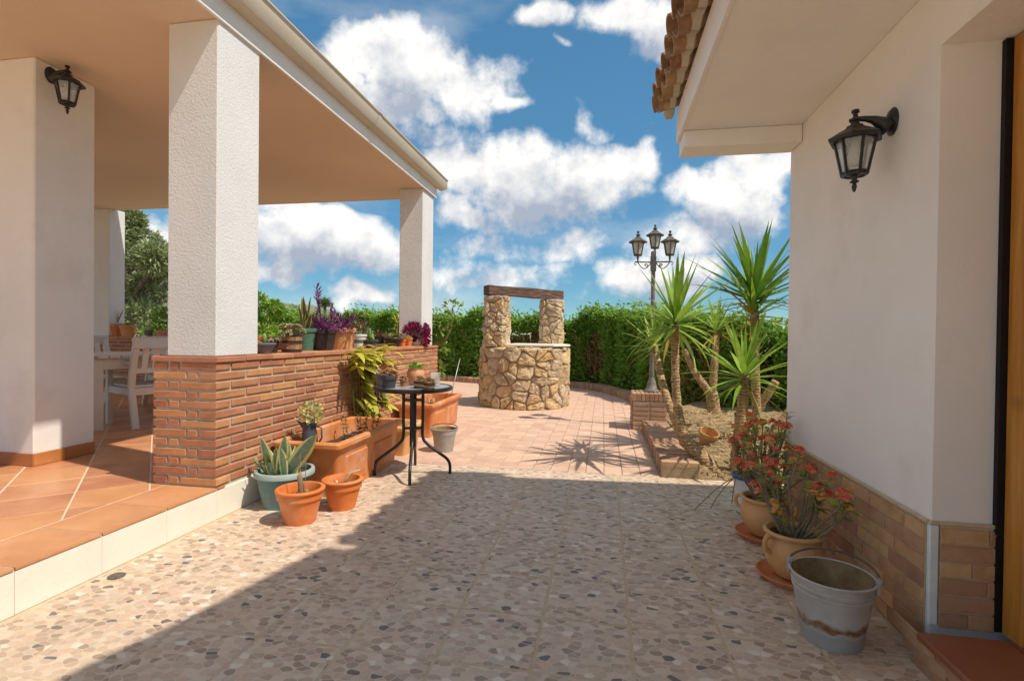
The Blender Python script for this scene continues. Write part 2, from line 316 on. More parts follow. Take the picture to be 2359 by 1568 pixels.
MT['coral'] = leafmat('coral_flower', [(.85, .13, .07), (.85, .23, .11), (.84, .36, .18)], .6, .35)
MT['orangefl'] = leafmat('faded_orange_flower', [(.82, .42, .10), (.84, .55, .16), (.80, .34, .14)], .6, .3)
MT['yleaf'] = leafmat('yellowing_leaf', [(.80, .66, .06), (.55, .58, .06), (.34, .46, .06)], .45, .4)
MT['bush2'] = MT['bush']
MT['straw'] = leafmat('dry_straw', [(0.529, 0.368, 0.172), (0.644, 0.483, 0.253), (0.391, 0.253, 0.115), (0.69, 0.54, 0.31)], .9, .1)
def sans(name, edge, mid, dk):
    M = Mat(name); t = M.node('ShaderNodeTexCoord'); s = M.node('ShaderNodeSeparateXYZ'); M.L.new(t.outputs['UV'], s.inputs[0])
    e = M.mth('ABSOLUTE', M.mth('SUBTRACT', s.outputs[0], .5))
    mp = M.node('ShaderNodeMapping'); mp.inputs['Scale'].default_value = (2, 14, 1); M.L.new(t.outputs['UV'], mp.inputs[0])
    n = M.noise(2.2, 4, .6, mp.outputs[0]); c = M.ramp(n, [(.35, dk), (.65, mid)])
    M.col(M.mix(M.ramp(e, [(.30, (0, 0, 0)), (.34, (1, 1, 1))]), c, edge)); M.set('Roughness', .4); return M.m
MT['sans'] = sans('snake_plant_leaf', (.62, .58, .20), (.24, .32, .20), (.085, .16, .085))
MT['sansdk'] = sans('dark_snake_plant_leaf', (.50, .42, .08), (.10, .13, .05), (.04, .07, .03))
def pebble_mat():
    M = Mat('pebble_pattern_tile'); co = M.co()
    nz = M.node('ShaderNodeTexNoise'); nz.inputs['Scale'].default_value = 14; M.L.new(co, nz.inputs['Vector'])
    wv = M.node('ShaderNodeVectorMath', operation='MULTIPLY_ADD'); M.L.new(nz.outputs['Color'], wv.inputs[0]); wv.inputs[1].default_value = (.016, .016, 0); M.L.new(co, wv.inputs[2])
    mp = M.node('ShaderNodeMapping'); mp.inputs['Scale'].default_value = (26, 37, 1); mp.inputs['Rotation'].default_value = (0, 0, .5); M.L.new(wv.outputs[0], mp.inputs[0])
    a = M.node('ShaderNodeTexVoronoi', voronoi_dimensions='2D'); a.inputs['Scale'].default_value = 1; a.inputs['Randomness'].default_value = .85
    b = M.node('ShaderNodeTexVoronoi', voronoi_dimensions='2D', feature='DISTANCE_TO_EDGE'); b.inputs['Scale'].default_value = 1; b.inputs['Randomness'].default_value = .85
    M.L.new(mp.outputs[0], a.inputs['Vector']); M.L.new(mp.outputs[0], b.inputs['Vector'])
    sc = M.node('ShaderNodeSeparateColor'); M.L.new(a.outputs['Color'], sc.inputs[0])
    pc = M.ramp(sc.outputs[0], [(0, (.55, .40, .285)), (.12, (.66, .505, .37)), (.24, (.50, .36, .255)), (.35, (.68, .545, .41)), (.45, (.62, .42, .305)), (.54, (.45, .32, .23)), (.63, (.32, .225, .16)), (.72, (.55, .43, .335)), (.80, (.39, .275, .20)), (.87, (.60, .45, .315)), (.92, (.78, .67, .55)), (.968, (.08, .085, .095))], 'CONSTANT')
    g = M.noise(70, 4); pc = M.mix(.2, pc, M.ramp(g, [(.3, (.42, .31, .22)), (.7, (.68, .53, .40))]))
    ed = M.mth('MULTIPLY', M.ramp(b.outputs['Distance'], [(.02, (0, 0, 0)), (.07, (1, 1, 1))]), M.ramp(a.outputs['Distance'], [(.57, (1, 1, 1)), (.67, (0, 0, 0))]))
    c = M.mix(ed, (.64, .50, .375), pc)
    big = M.noise(1.1, 3, .5, M.node('ShaderNodeNewGeometry').outputs['Position'])
    c = M.mix(M.ramp(big, [(.5, (0, 0, 0)), (.8, (.3, .3, .3))]), c, (.36, .27, .18))
    M.col(c); M.set('Roughness', .55); M.set('Specular IOR Level', .35); M.bump(ed, .35, .003); return M.m
MT['pebble'] = pebble_mat()
def brickwall_tex():
    M = Mat('brick_coursing'); g = M.node('ShaderNodeNewGeometry'); s = M.node('ShaderNodeSeparateXYZ'); M.L.new(g.outputs['Position'], s.inputs[0])
    c = M.node('ShaderNodeCombineXYZ'); M.L.new(M.mth('ADD', s.outputs[0], s.outputs[1]), c.inputs[0]); M.L.new(s.outputs[2], c.inputs[1])
    b = M.node('ShaderNodeTexBrick'); M.L.new(c.outputs[0], b.inputs['Vector'])
    b.inputs['Scale'].default_value = 1; b.inputs['Brick Width'].default_value = .265; b.inputs['Row Height'].default_value = .0564; b.inputs['Mortar Size'].default_value = .007
    b.inputs['Color1'].default_value = (.38, .15, .08, 1); b.inputs['Color2'].default_value = (.30, .11, .06, 1); b.inputs['Mortar'].default_value = (.38, .31, .23, 1)
    M.L.new(b.outputs[0], M.b.inputs['Base Color']); M.set('Roughness', .9); M.bump(b.outputs['Fac'], -.5, .01); return M.m
MT['bricktex'] = brickwall_tex()
MT['ground'] = mk('dry_earth', (.26, .19, .11), (.40, .31, .19), rough=1, scale=.6, bump=.5, bscale=20, world=True)
MT['bedsoil'] = mk('straw_covered_soil', (.26, .17, .08), (.48, .35, .19), rough=1, scale=14, bump=1, bscale=55, bdist=.03, world=True)
MT['hill'] = mk('scrub_hillside', (.12, .13, .11), (.26, .24, .19), rough=1, scale=.03, world=True, stain=(.05, .5, .65, (.07, .10, .06), .8))
MT['rooftile'] = mk('old_clay_roof_tile', (.25, .135, .065), (.42, .26, .14), rough=.9, scale=9, bump=.5, bscale=50, rnd=.2, stain=(12, .5, .7, (.50, .40, .26), .6))
MT['doorstep'] = mk('dark_terracotta_step', (.24, .075, .035), (.33, .12, .055), rough=.4, scale=4, rnd=.06, spec=.45)
MT['trim'] = mk('pale_corner_trim', (.62, .66, .67), (.72, .75, .74), rough=.4, scale=30)
MT['seal'] = mk('black_door_seal', (.008, .006, .007), (.015, .012, .013), rough=.6)
MT['metalrod'] = mk('bare_metal_rod', (.42, .42, .42), (.52, .52, .5), rough=.4, metal=.6)
MT['darkbox'] = mk('navy_box', (.05, .05, .09), (.07, .07, .12), rough=.6)

# ------------------------------------------------------------------ mesh helpers
class MB:
    def __init__(s): s.v = []; s.f = []; s.uv = []
    def add(s, vs, fs, uvs=None):
        o = len(s.v); s.v += [tuple(p) for p in vs]; s.f += [tuple(i+o for i in f) for f in fs]
        if uvs: s.uv += uvs
        return s
    def box(s, x0, x1, y0, y1, z0, z1, M=None):
        p = [Vector(q) for q in ((x0,y0,z0),(x1,y0,z0),(x1,y1,z0),(x0,y1,z0),(x0,y0,z1),(x1,y0,z1),(x1,y1,z1),(x0,y1,z1))]
        if M: p = [M @ q for q in p]
        return s.add(p, [(0,3,2,1),(4,5,6,7),(0,1,5,4),(1,2,6,5),(2,3,7,6),(3,0,4,7)])
    def bar(s, a, b, w, d, up=(0, 0, 1)):
        a = Vector(a); b = Vector(b); z = (b-a); l = z.length; z.normalize(); u = Vector(up)
        if abs(z.dot(u)) > .95: u = Vector((1, 0, 0))
        x = u.cross(z).normalized(); y = z.cross(x)
        M = Matrix((x, y, z)).transposed().to_4x4(); M.translation = a
        return s.box(-w/2, w/2, -d/2, d/2, 0, l, M)
    def tube(s, pts, rad, n=8, cap=True):
        pts = [Vector(p) for p in pts]
        if isinstance(rad, (int, float)): rad = [rad]*len(pts)
        vs = []; ref = None
        for i, p in enumerate(pts):
            t = (pts[min(i+1, len(pts)-1)]-pts[max(i-1, 0)]).normalized()
            if ref is None: ref = Vector((1, 0, 0)) if abs(t.x) < .8 else Vector((0, 1, 0))
            x = (ref - t*ref.dot(t)).normalized(); y = t.cross(x); ref = x
            for k in range(n):
                a = 2*pi*k/n; vs.append(p + (x*cos(a)+y*sin(a))*rad[i])
        fs = []
        for i in range(len(pts)-1):
            for k in range(n):
                k2 = (k+1) % n; fs.append((i*n+k, i*n+k2, (i+1)*n+k2, (i+1)*n+k))
        if cap: fs.append(tuple(range(n-1, -1, -1))); fs.append(tuple((len(pts)-1)*n+k for k in range(n)))
        return s.add(vs, fs)
    def lathe(s, prof, n=28, c=(0, 0, 0), wob=None):
        vs = []; fs = []
        for j, (r, z) in enumerate(prof):
            for k in range(n):
                a = 2*pi*k/n; q = r*(wob(a, j) if wob else 1); vs.append((c[0]+q*cos(a), c[1]+q*sin(a), c[2]+z))
        for j in range(len(prof)-1):
            for k in range(n):
                k2 = (k+1) % n; fs.append((j*n+k, j*n+k2, (j+1)*n+k2, (j+1)*n+k))
        if prof[0][0] > 1e-6 and len(prof) > 1: pass
        return s.add(vs, fs)
    def disc(s, r, z, n=24, c=(0, 0)):
        vs = [(c[0]+r*cos(2*pi*k/n), c[1]+r*sin(2*pi*k/n), z) for k in range(n)]
        return s.add(vs, [tuple(range(n))])
    def mound(s, r, z, hgt, n=18, rings=4, c=(0, 0), nz=.3):
        vs = [(c[0], c[1], z+hgt)]; fs = []
        for j in range(1, rings+1):
            q = j/rings
            for k in range(n):
                a = 2*pi*k/n; vs.append((c[0]+r*q*cos(a), c[1]+r*q*sin(a), z+hgt*(1-q*q)+(U(-nz, nz)*hgt if j < rings else 0)))
        for k in range(n): fs.append((0, 1+k, 1+(k+1) % n))
        for j in range(rings-1):
            for k in range(n):
                a = 1+j*n+k; b = 1+j*n+(k+1) % n; fs.append((a, a+n, b+n, b))
        return s.add(vs, fs)
    def leaf(s, p, d, l, w, fold=.25, nrm=None):
        p = Vector(p); d = Vector(d).normalized()
        nrm = Vector(nrm) if nrm else Vector((U(-1, 1), U(-1, 1), U(-1, 1)))
        x = d.cross(nrm)
        if x.length < 1e-3: x = d.cross(Vector((0, 0, 1)) if abs(d.z) < .9 else Vector((1, 0, 0)))
        x.normalize(); n = x.cross(d)
        return s.add([p, p+d*l*.45+x*w*.5+n*w*fold, p+d*l, p+d*l*.45-x*w*.5+n*w*fold], [(0, 1, 2), (0, 2, 3)])
    def blade(s, l, w, droop=.4, seg=7, fold=.25, base=.55, tipp=1.6, M=None, wmax=.35):
        """sword leaf along +Z bending to +X"""
        vs = []; uv = []; p = Vector((0, 0, 0)); ang = 0
        for i in range(seg+1):
            t = i/seg
            if t < wmax: q = base+(1-base)*sin(t/wmax*pi/2)
            else: q = max(0.02, (1-((t-wmax)/(1-wmax))**tipp))
            hw = w*.5*q; d = Vector((sin(ang), 0, cos(ang))); nn = Vector((cos(ang), 0, -sin(ang)))
            for k, u in ((-1, 0), (0, .5), (1, 1)):
                vs.append(p + Vector((0, hw*k, 0)) - nn*(abs(k)*hw*fold)); uv.append((u, t))
            p = p + d*(l/seg); ang += droop/seg*(0.4+1.2*t)
        fs = []
        for i in range(seg):
            a = i*3; fs += [(a, a+1, a+4, a+3), (a+1, a+2, a+5, a+4)]
        if M: vs = [M @ v for v in vs]
        return s.add(vs, fs, uv)
    def mesh(s, name, smooth=False, mat=None):
        me = bpy.data.meshes.new(name); me.from_pydata(s.v, [], s.f)
        if s.uv and len(s.uv) == len(s.v):
            ul = me.uv_layers.new(name='UVMap')
            for lp in me.loops: ul.data[lp.index].uv = s.uv[lp.vertex_index]
        if smooth: me.polygons.foreach_set('use_smooth', [True]*len(me.polygons))
        if mat: me.materials.append(mat)
        me.update(); return me
def autosmooth(me, ang=40):
    bm = bmesh.new(); bm.from_mesh(me); a = radians(ang)
    for f in bm.faces: f.smooth = True
    for e in bm.edges:
        if len(e.link_faces) == 2 and e.calc_face_angle(0) > a: e.smooth = False
    bm.to_mesh(me); bm.free(); return me
def bevel(me, w=.004, seg=1):
    bm = bmesh.new(); bm.from_mesh(me)
    bmesh.ops.bevel(bm, geom=list(bm.edges), offset=w, segments=seg, affect='EDGES', profile=.5)
    bm.to_mesh(me); bm.free(); return me
def link(name, me, parent=None, loc=(0, 0, 0), rot=(0, 0, 0), scale=None, kind=None):
    o = bpy.data.objects.new(name, me); COL.objects.link(o); o.location = loc; o.rotation_euler = rot
    if scale is not None: o.scale = scale if not isinstance(scale, (int, float)) else (scale,)*3
    if parent: o.parent = parent
    if kind: o['kind'] = kind
    return o
def part(name, mb, mat, parent=None, loc=(0, 0, 0), rot=(0, 0, 0), smooth=False, bev=0, auto=0, kind=None):
    me = mb.mesh(name, smooth, MT[mat])
    if bev: bevel(me, bev)
    if auto: autosmooth(me, auto)
    return link(name, me, parent, loc, rot, kind=kind)
def tag(o, label, cat, group=None):
    o['label'] = label; o['category'] = cat
    if group: o['group'] = group
    return o
def thing(name, label, cat, loc=(0, 0, 0), rz=0, group=None):
    o = bpy.data.objects.new(name, None); COL.objects.link(o); o.location = loc; o.rotation_euler = (0, 0, rz); o.empty_display_size = .1
    return tag(o, label, cat, group)
def boxmesh(name, sx, sy, sz, mat, bev=.004, wob=0):
    """box centred in x,y,z"""
    mb = MB().box(-sx/2, sx/2, -sy/2, sy/2, -sz/2, sz/2)
    if wob: mb.v = [(x+U(-wob, wob), y+U(-wob, wob), z+U(-wob, wob)) for x, y, z in mb.v]
    me = mb.mesh(name, False, MT[mat]); bevel(me, bev); return me

XL, XR = -2.222, 1.12        # terrace edge and house wall planes
ZT = 0.185                   # terrace floor
ZC = 2.92                    # terrace ceiling
WT = 0.953                   # parapet top
YE = 4.15                    # where pebble tiles meet the pavers

# ------------------------------------------------------------------ the ground
def struct(name, mb, mat, **k):
    return part(name, mb, mat, kind='structure', **k)
gm = MB()
S = 420
gm.add([(-S, -S, -.06), (S, -S, -.06), (S, S, -.06), (-S, S, -.06)], [(0, 1, 2, 3)])
struct('ground', gm, 'ground')

pf = struct('patio_floor', MB().box(XL-.05, XR+.4, -2.2, YE, -.05, -.0012).box(XL-6, XR+6, -12, -2.21, -.05, -.004), 'grout')  # second slab: unseen pale paving added behind the camera to bounce sunlight
tw = .326
tmesh = {}
def tile_piece(w, d):
    k = (round(w, 3), round(d, 3))
    if k not in tmesh: tmesh[k] = boxmesh('floor_tile', w, d, .010, 'pebble', .0025)
    return tmesh[k]
xs = [-.22+.331*k for k in range(-6, 5)]
ys = [1.65+.33*k for k in range(-8, 8)]+[YE+.002]
for i in range(len(xs)-1):
    for j in range(len(ys)-1):
        x0, x1, y0, y1 = xs[i], xs[i+1], ys[j], ys[j+1]
        if y1 < -.4 and False: continue
        link('floor_tile', tile_piece(x1-x0-.010, y1-y0-.010), pf, ((x0+x1)/2, (y0+y1)/2, -.005+U(-.0006, .0006)), (U(-.0012, .0012), U(-.0012, .0012), 0))

# courtyard of clay pavers
pv = struct('courtyard_pavement', MB().box(-12, 3.2, YE+.002, 14, -.055, -.010), 'dirtgrout')
pm = [boxmesh('paver', .1415, .1415, .03, 'paver', .004, .0012) for _ in range(3)]
cells = []
i = 0; x = .45
while x > -5.2:
    x0 = x-.145; off = .0725 if i % 2 else 0; y = YE+.076-off+.0725
    while y < 12.0:
        cx_, cy_ = x0+.0725, y
        if not (cy_ < YE+.06):
            inside = cx_ > XL+.08 or cy_ > 6.75
            well_ = (cx_+1.25)**2+(cy_-8.1)**2 < .6**2
            front = cy_ < 11.9-.32*(cx_+3.5) if cx_ < -.5 else cy_ < 10.9-1.5*(cx_+.5)
            if inside and front and not well_: cells.append((cx_, cy_))
        y += .145
    x -= .145; i += 1
cells.sort(key=lambda c: c[0]**2+c[1]**2)
for k, (a, b) in enumerate(cells[:300]):
    link('paver', random.choice(pm), pv, (a, b, -.0145+U(-.0016, .0016)), (U(-.006, .006), U(-.006, .006), U(-.008, .008)))
mb = MB()
for a, b in cells[300:]:
    z = U(-.002, .001); mb.box(a-.0705, a+.0705, b-.0705, b+.0705, -.03, z)
far = part('far_pavers', mb, 'paver', pv, kind='stuff')
# row of part pavers along the seam
for k in range(18):
    xa = .45-.145*(k+1); link('paver', pm[k % 3], pv, (xa+.0725, YE+.038, -.0145), (0, 0, 0), (1, .46, 1))

# ------------------------------------------------------------------ terrace floor
ts = struct('terrace_floor', MB().box(-9.5, XL-.010, -2.2, 6.66, -.05, ZT-.0022), 'terrgrout')
def clip(poly, nx, ny, c):       # keep nx*x+ny*y <= c
    out = []
    for i in range(len(poly)):
        a, b = poly[i], poly[(i+1) % len(poly)]
        da = nx*a[0]+ny*a[1]-c; db = nx*b[0]+ny*b[1]-c
        if da <= 0: out.append(a)
        if da*db < 0: t = da/(da-db); out.append((a[0]+t*(b[0]-a[0]), a[1]+t*(b[1]-a[1])))
    return out
def poly_tile(poly, name, mat, parent, z0, z1, bev=.003):
    cx_ = sum(p[0] for p in poly)/len(poly); cy_ = sum(p[1] for p in poly)/len(poly); n = len(poly)
    vs = [(p[0]-cx_, p[1]-cy_, z0) for p in poly]+[(p[0]-cx_, p[1]-cy_, z1) for p in poly]
    ar = sum(vs[i][0]*vs[(i+1) % n][1]-vs[(i+1) % n][0]*vs[i][1] for i in range(n))
    fs = [tuple(range(n-1, -1, -1)), tuple(range(n, 2*n))]+[(i, (i+1) % n, n+(i+1) % n, n+i) for i in range(n)]
    if ar < 0: fs = [f[::-1] for f in fs]
    me = MB().add(vs, fs).mesh(name, False, MT[mat])
    return link(name, me, parent, (cx_, cy_, 0))
q = .345; g = .0085
rest = MB()
full = boxmesh('terrace_tile', q-g, q-g, .010, 'terrtile', .0025)
for i in range(-22, 22):
    for j in range(0, 40):
        s0 = -.53+i*.488; t0 = 2.9+j*.488                     # s = x+y, t = y-x
        cs, ct = s0+.244, t0+.244; cx_, cy_ = (cs-ct)/2, (cs+ct)/2
        if cx_ > -2.4 or cx_ < -7.2 or cy_ < .2 or cy_ > 6.7: continue
        h = (q-g)/2*sqrt(2)
        P4 = [(cx_+h, cy_), (cx_, cy_+h), (cx_-h, cy_), (cx_, cy_-h)]
        xmax = -2.570 if cy_ < 6.9 else 0
        if cx_+h <= xmax and cy_+h < 6.43:
            link('terrace_tile', full, ts, (cx_, cy_, ZT-.005+U(-.0004, .0004)), (0, 0, pi/4)); continue
        P4 = clip(clip(P4, 1, 0, xmax), 0, 1, 6.43)
        if len(P4) >= 3: poly_tile(P4, 'terrace_tile', 'terrtile', ts, ZT-.010, ZT)
for k in range(-5, 4):
    y0 = 1.592+.349*k; y1 = min(y0+.343, 2.70)
    if y1-y0 < .05: continue
    poly_tile([(-2.558, y0), (XL+.004, y0), (XL+.004, y1), (-2.558, y1)], 'terrace_tile', 'terrtile', ts, ZT-.010, ZT)
rm = {}
for k in range(-6, 15):
    y0 = 1.592+.349*k
    me = rm.setdefault('r', boxmesh('riser_tile', .012, .3475, ZT-.014, 'riser', .002))
    link('riser_tile', me, ts, (XL-.006, y0+.1745, (ZT-.014)/2), (0, 0, 0))

# ------------------------------------------------------------------ brick parapet
pp = thing('brick_parapet', 'low red brick parapet wall with recessed mortar joints and row of pots on top', 'wall', (XL, 2.628, ZT))
LW = 4.04; TH = .43
part('wall_core', MB().box(-TH+.010, -.010, .010, LW-.010, 0, .735), 'mortar', pp)
cp = .0564; bh = .041
bmesh_cache = {}
def brickm(sx, sy):
    k = (round(sx, 3), round(sy, 3))
    if k not in bmesh_cache: bmesh_cache[k] = [boxmesh('brick', sx, sy, bh, 'brick', .0035, .0016) for _ in range(2)]
    return random.choice(bmesh_cache[k])
BD = .06
for c in range(13):
    z = .012+bh/2+c*cp
    def br(x0, x1, y0, y1):
        link('brick', brickm(x1-x0, y1-y0), pp, ((x0+x1)/2+U(-.0015, .0015), (y0+y1)/2+U(-.0015, .0015), z+U(-.0012, .0012)), (0, 0, U(-.006, .006)))
    if c % 2 == 0:
        br(-.24, 0, 0, .115); br(-.318, -.256, 0, BD); br(-.43, -.334, 0, BD); y = .13
    else:
        br(-.115, 0, 0, .25); br(-.19, -.131, 0, BD); br(-.43, -.206, 0, BD); y = .265
    while y < LW-.03:
        y1 = min(y+.25, LW); br(-BD, 0, y, y1) if y1-y > .06 else None; y += .265
ncap = 16
cm = boxmesh('cap_tile', TH+.022, LW/ncap-.004, .032, 'brickcap', .004, .001)
for k in range(ncap):
    link('cap_tile', cm, pp, (-TH/2+.0, (k+.5)*LW/ncap*1.002-.008, .752+U(-.001, .001)))

bw = thing('brick_wall', 'low brick wall closing the back of the terrace behind white chairs', 'wall', (-9.5, 6.47, ZT))
part('wall_core', MB().box(0, 9.5-2.222-TH-.01, .0, .19, 0, .80), 'bricktex', bw)
cm2 = boxmesh('cap_tile', .255, .23, .03, 'brickcap', .004, .001)
for k in range(26): link('cap_tile', cm2, bw, (.14+.262*k, .095, .8165))

# ------------------------------------------------------------------ covered terrace: columns, pier, roof slab, gutter
ct = thing('covered_terrace', 'white rendered porch with square columns and flat overhanging roof', 'porch', (XL, 2.628, ZT))
def colm(x0, x1, y0, y1, z0, z1, mat='roughplaster', name='column'):
    mb = MB().box(x0-XL, x1-XL, y0-2.628, y1-2.628, z0-ZT, z1-ZT); return part(name, mb, mat, ct, bev=.008)
colm(XL-.338, XL-.002, 2.630, 2.996, WT+.001, ZC)
colm(XL-.318, XL-.012, 6.075, 6.47, WT+.001, ZC)
colm(-7.70, -7.27, 6.44, 6.70, WT+.068, ZC)
pier = colm(-4.6, -3.755, 2.80, 3.215, ZT, ZC, 'plaster', 'pier')
sk = [boxmesh('skirting_tile', .345, .012, .085, 'skirt', .003), boxmesh('skirting_tile', .012, .205, .085, 'skirt', .003)]
for k in range(3): link('skirting_tile', sk[0], pier, (-3.745-.172-.349*k-XL, 2.80-.006-2.628, .0435))
for k in range(2): link('skirting_tile', sk[1], pier, (-3.755+.006-XL, 2.80+.1+.21*k-2.628, .0435))
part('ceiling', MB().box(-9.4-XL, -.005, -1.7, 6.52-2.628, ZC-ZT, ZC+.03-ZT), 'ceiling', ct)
part('fascia', MB().box(-.004, .014, -1.7, 6.53-2.628, ZC-.012-ZT, ZC+.165-ZT), 'plaster', ct, bev=.003)
part('far_fascia', MB().box(-9.4-XL, -.006, 6.525-2.628, 6.545-2.628, ZC-.006-ZT, ZC+.165-ZT), 'plaster', ct)
part('roof_slab', MB().box(-9.4-XL, -.006, -1.7, 6.519-2.628, ZC+.032-ZT, ZC+.24-ZT), 'plaster', ct)
gp = [(.016, 3.035), (.05, 3.03), (.095, 3.05), (.122, 3.10), (.128, 3.155), (.140, 3.16), (.140, 3.17), (.118, 3.17), (.112, 3.11), (.09, 3.065), (.05, 3.045), (.022, 3.05), (.022, 3.17), (.016, 3.17)]
mb = MB(); n = len(gp); yA, yB = -1.7, 6.63-2.628
mb.add([(a, yA, z-ZT) for a, z in gp]+[(a, yB, z-ZT) for a, z in gp], [(i, (i+1) % n, n+(i+1) % n, n+i) for i in range(n)])
mb.box(.018, .126, yB-.004, yB, 3.046-ZT, 3.165-ZT)
gt = part('gutter', mb, 'gutter', ct, auto=35)
mb = MB(); jp = [(a*1.03, (z-3.1)*1.06+3.1-ZT) for a, z in gp[:7]]
yj = onX(870, 262, XL+.12).y-2.628
mb.add([(a, yj, z) for a, z in jp]+[(a, yj+.07, z) for a, z in jp], [(i, i+1, 7+i+1, 7+i) for i in range(6)])
part('gutter_joint', mb, 'gutter', gt, auto=35)

# ------------------------------------------------------------------ house on the right
hs = thing('house', 'white rendered house with tiled eave brick skirting and pine door', 'house', (XR, 1.98, 0))
def hb(mb, x0, x1, y0, y1, z0, z1): return mb.box(x0-XR, x1-XR, y0-1.98, y1-1.98, z0, z1)
w = MB(); hb(w, XR, 4.2, 1.98, 3.405, 0, 2.34); hb(w, XR, 4.2, .55, 1.98, 2.105, 2.34); hb(w, XR, 4.2, .55, .95, 0, 2.105); hb(w, 1.42, 4.2, .95, 1.98, 0, 2.105)
part('wall', w, 'plaster', hs)
part('soffit', hb(MB(), .457, XR+.3, .5, 3.408, 2.342, 2.40), 'plaster', hs)
part('end_beam', hb(MB(), .459, XR-.002, 3.215, 3.4065, 2.242, 2.341), 'plaster', hs, bev=.004)
part('fascia', hb(MB(), .44, .456, .5, 3.41, 2.336, 2.53), 'plaster', hs)
part('end_fascia', hb(MB(), .457, 4.2, 3.409, 3.425, 2.343, 2.52), 'plaster', hs)
rf = MB(); x0, x1 = .455-XR, 4.2-XR
rf.add([(x0, -1.48, 2.401), (x1, -1.48, 2.401), (x1, -1.48, 3.8), (x0, -1.48, 2.52), (x0, 1.425, 2.401), (x1, 1.425, 2.401), (x1, 1.425, 3.8), (x0, 1.425, 2.52)],
       [(0, 1, 2, 3), (7, 6, 5, 4), (0, 4, 5, 1), (1, 5, 6, 2), (2, 6, 7, 3), (3, 7, 4, 0)])
roof = part('roof', rf, 'rooftile', hs)
# added out-of-view roof extension, outline shaped to cast the slanting floor shadow
ov = MB(); pts = [(.44, 1.95), (.19, 1.95), (.03, 1.265), (-.07, .94), (-.15, .5), (.44, .5)]
pts = [(a-XR, b-1.98) for a, b in pts]; n = len(pts)
ov.add([(a, b, 2.45) for a, b in pts]+[(a, b, 2.53) for a, b in pts], [tuple(range(n)), tuple(range(2*n-1, n-1, -1))]+[(i, n+i, n+(i+1) % n, (i+1) % n) for i in range(n)])
part('shadow_overhang', ov, 'rooftile', hs)
def barrel(name, r0, r1, L, flip=False, th=.013, n=8):
    vs = []; sg = -1 if flip else 1
    for (y, r) in ((0, r0), (L, r1)):
        for rr in (r, r-th):
            for k in range(n+1):
                a = pi*k/n; vs.append((y, rr*cos(a), sg*rr*sin(a)*.8))
    m_ = n+1; fs = []
    for k in range(n):
        fs += [(k, k+1, 2*m_+k+1, 2*m_+k), (m_+k, 3*m_+k, 3*m_+k+1, m_+k+1), (k, m_+k, m_+k+1, k+1), (2*m_+k, 2*m_+k+1, 3*m_+k+1, 3*m_+k)]
    fs += [(0, 2*m_, 3*m_, m_), (n, m_+n, 3*m_+n, 2*m_+n)]
    return MB().add(vs, fs).mesh(name, True, MT['rooftile'])
bc = autosmooth(barrel('roof_tile', .088, .068, .42), 50); bp = autosmooth(barrel('roof_tile', .075, .088, .42, True), 50)
sl_ = -atan2(1.28, 3.74)
for k in range(9):
    yy = 3.40-.165*k-1.98
    for c in range(2):
        X0 = .30-XR+c*.36; Z0 = 2.575+c*.36*.342
        link('roof_tile', bc, roof, (X0+U(-.012, .012), yy+U(-.006, .006), Z0+U(-.004, .004)), (U(-.03, .03), sl_, U(-.03, .03)))
        link('roof_tile', bp, roof, (X0+.015+U(-.012, .012), yy-.0825, Z0-.012), (U(-.03, .03), sl_, U(-.02, .02)))
mb = MB()
for k in range(9):                                             # bedding mortar under the tile ends
    yy = 3.40-.165*k-1.98; mb.tube([(.40-XR, yy-.08, 2.545), (.40-XR, yy, 2.572+U(-.01, .01)), (.40-XR, yy+.08, 2.545)], .032, 6)
part('bedding_mortar', mb, 'mortar', roof)
# skirting of brick tiles
skr = part('skirting', hb(hb(MB(), XR-.006, XR-.001, 2.006, 3.405, 0, .468), XR+.02, 1.306, 1.972, 1.979, .125, .468), 'grout', hs)
part('skirting_ledge', hb(hb(MB(), XR-.016, XR-.001, 1.985, 3.405, .468, .480), XR-.014, 1.306, 1.966, 1.979, .4685, .4805), 'grout', hs, bev=.003)
part('corner_trim', hb(MB(), XR-.014, XR+.016, 1.966, 1.982, .125, .468), 'trim', hs, bev=.004)
sp_ = .0575; skm = {}
def skb(x, y, z, lx, ly):
    k = (round(lx, 3), round(ly, 3))
    if k not in skm: skm[k] = boxmesh('skirting_brick', lx, ly, sp_-.006, 'skirtbrick', .002, .0006)
    link('skirting_brick', skm[k], skr, (x, y, z))
rnd2 = random.Random(5)
for c in range(8):
    z = .462-sp_/2-c*sp_
    y = 2.004
    first = True
    while y < 3.40:
        L = rnd2.choice((.12, .25, .25, .30)) if not first else (.12, .25, .18, .22)[c % 4]
        first = False
        y1 = min(y+L, 3.404)
        if y1-y > .03: skb(-.008, (y+y1)/2-1.98, z, .008, y1-y-.006)
        y += L
    if c < 6:
        cut = (.15, .19, .10, .145, .19, .09)[c]
        skb(.018+cut/2, -.0105, z, cut-.006, .006)
        if .286-cut-.018+.018 > .03: skb(.018+cut+(.17-cut)/2 if cut < .16 else .018+.1, -.0105, z, max(.17-cut, .02) if cut < .16 else .001, .006) if cut < .16 else None
for c in range(3):
    y = 1.0+.06*c
    while y < 1.90:
        skb(-.008 if False else -.062, y+.12-1.98, .022+c*.032, .008, .234); y += .24
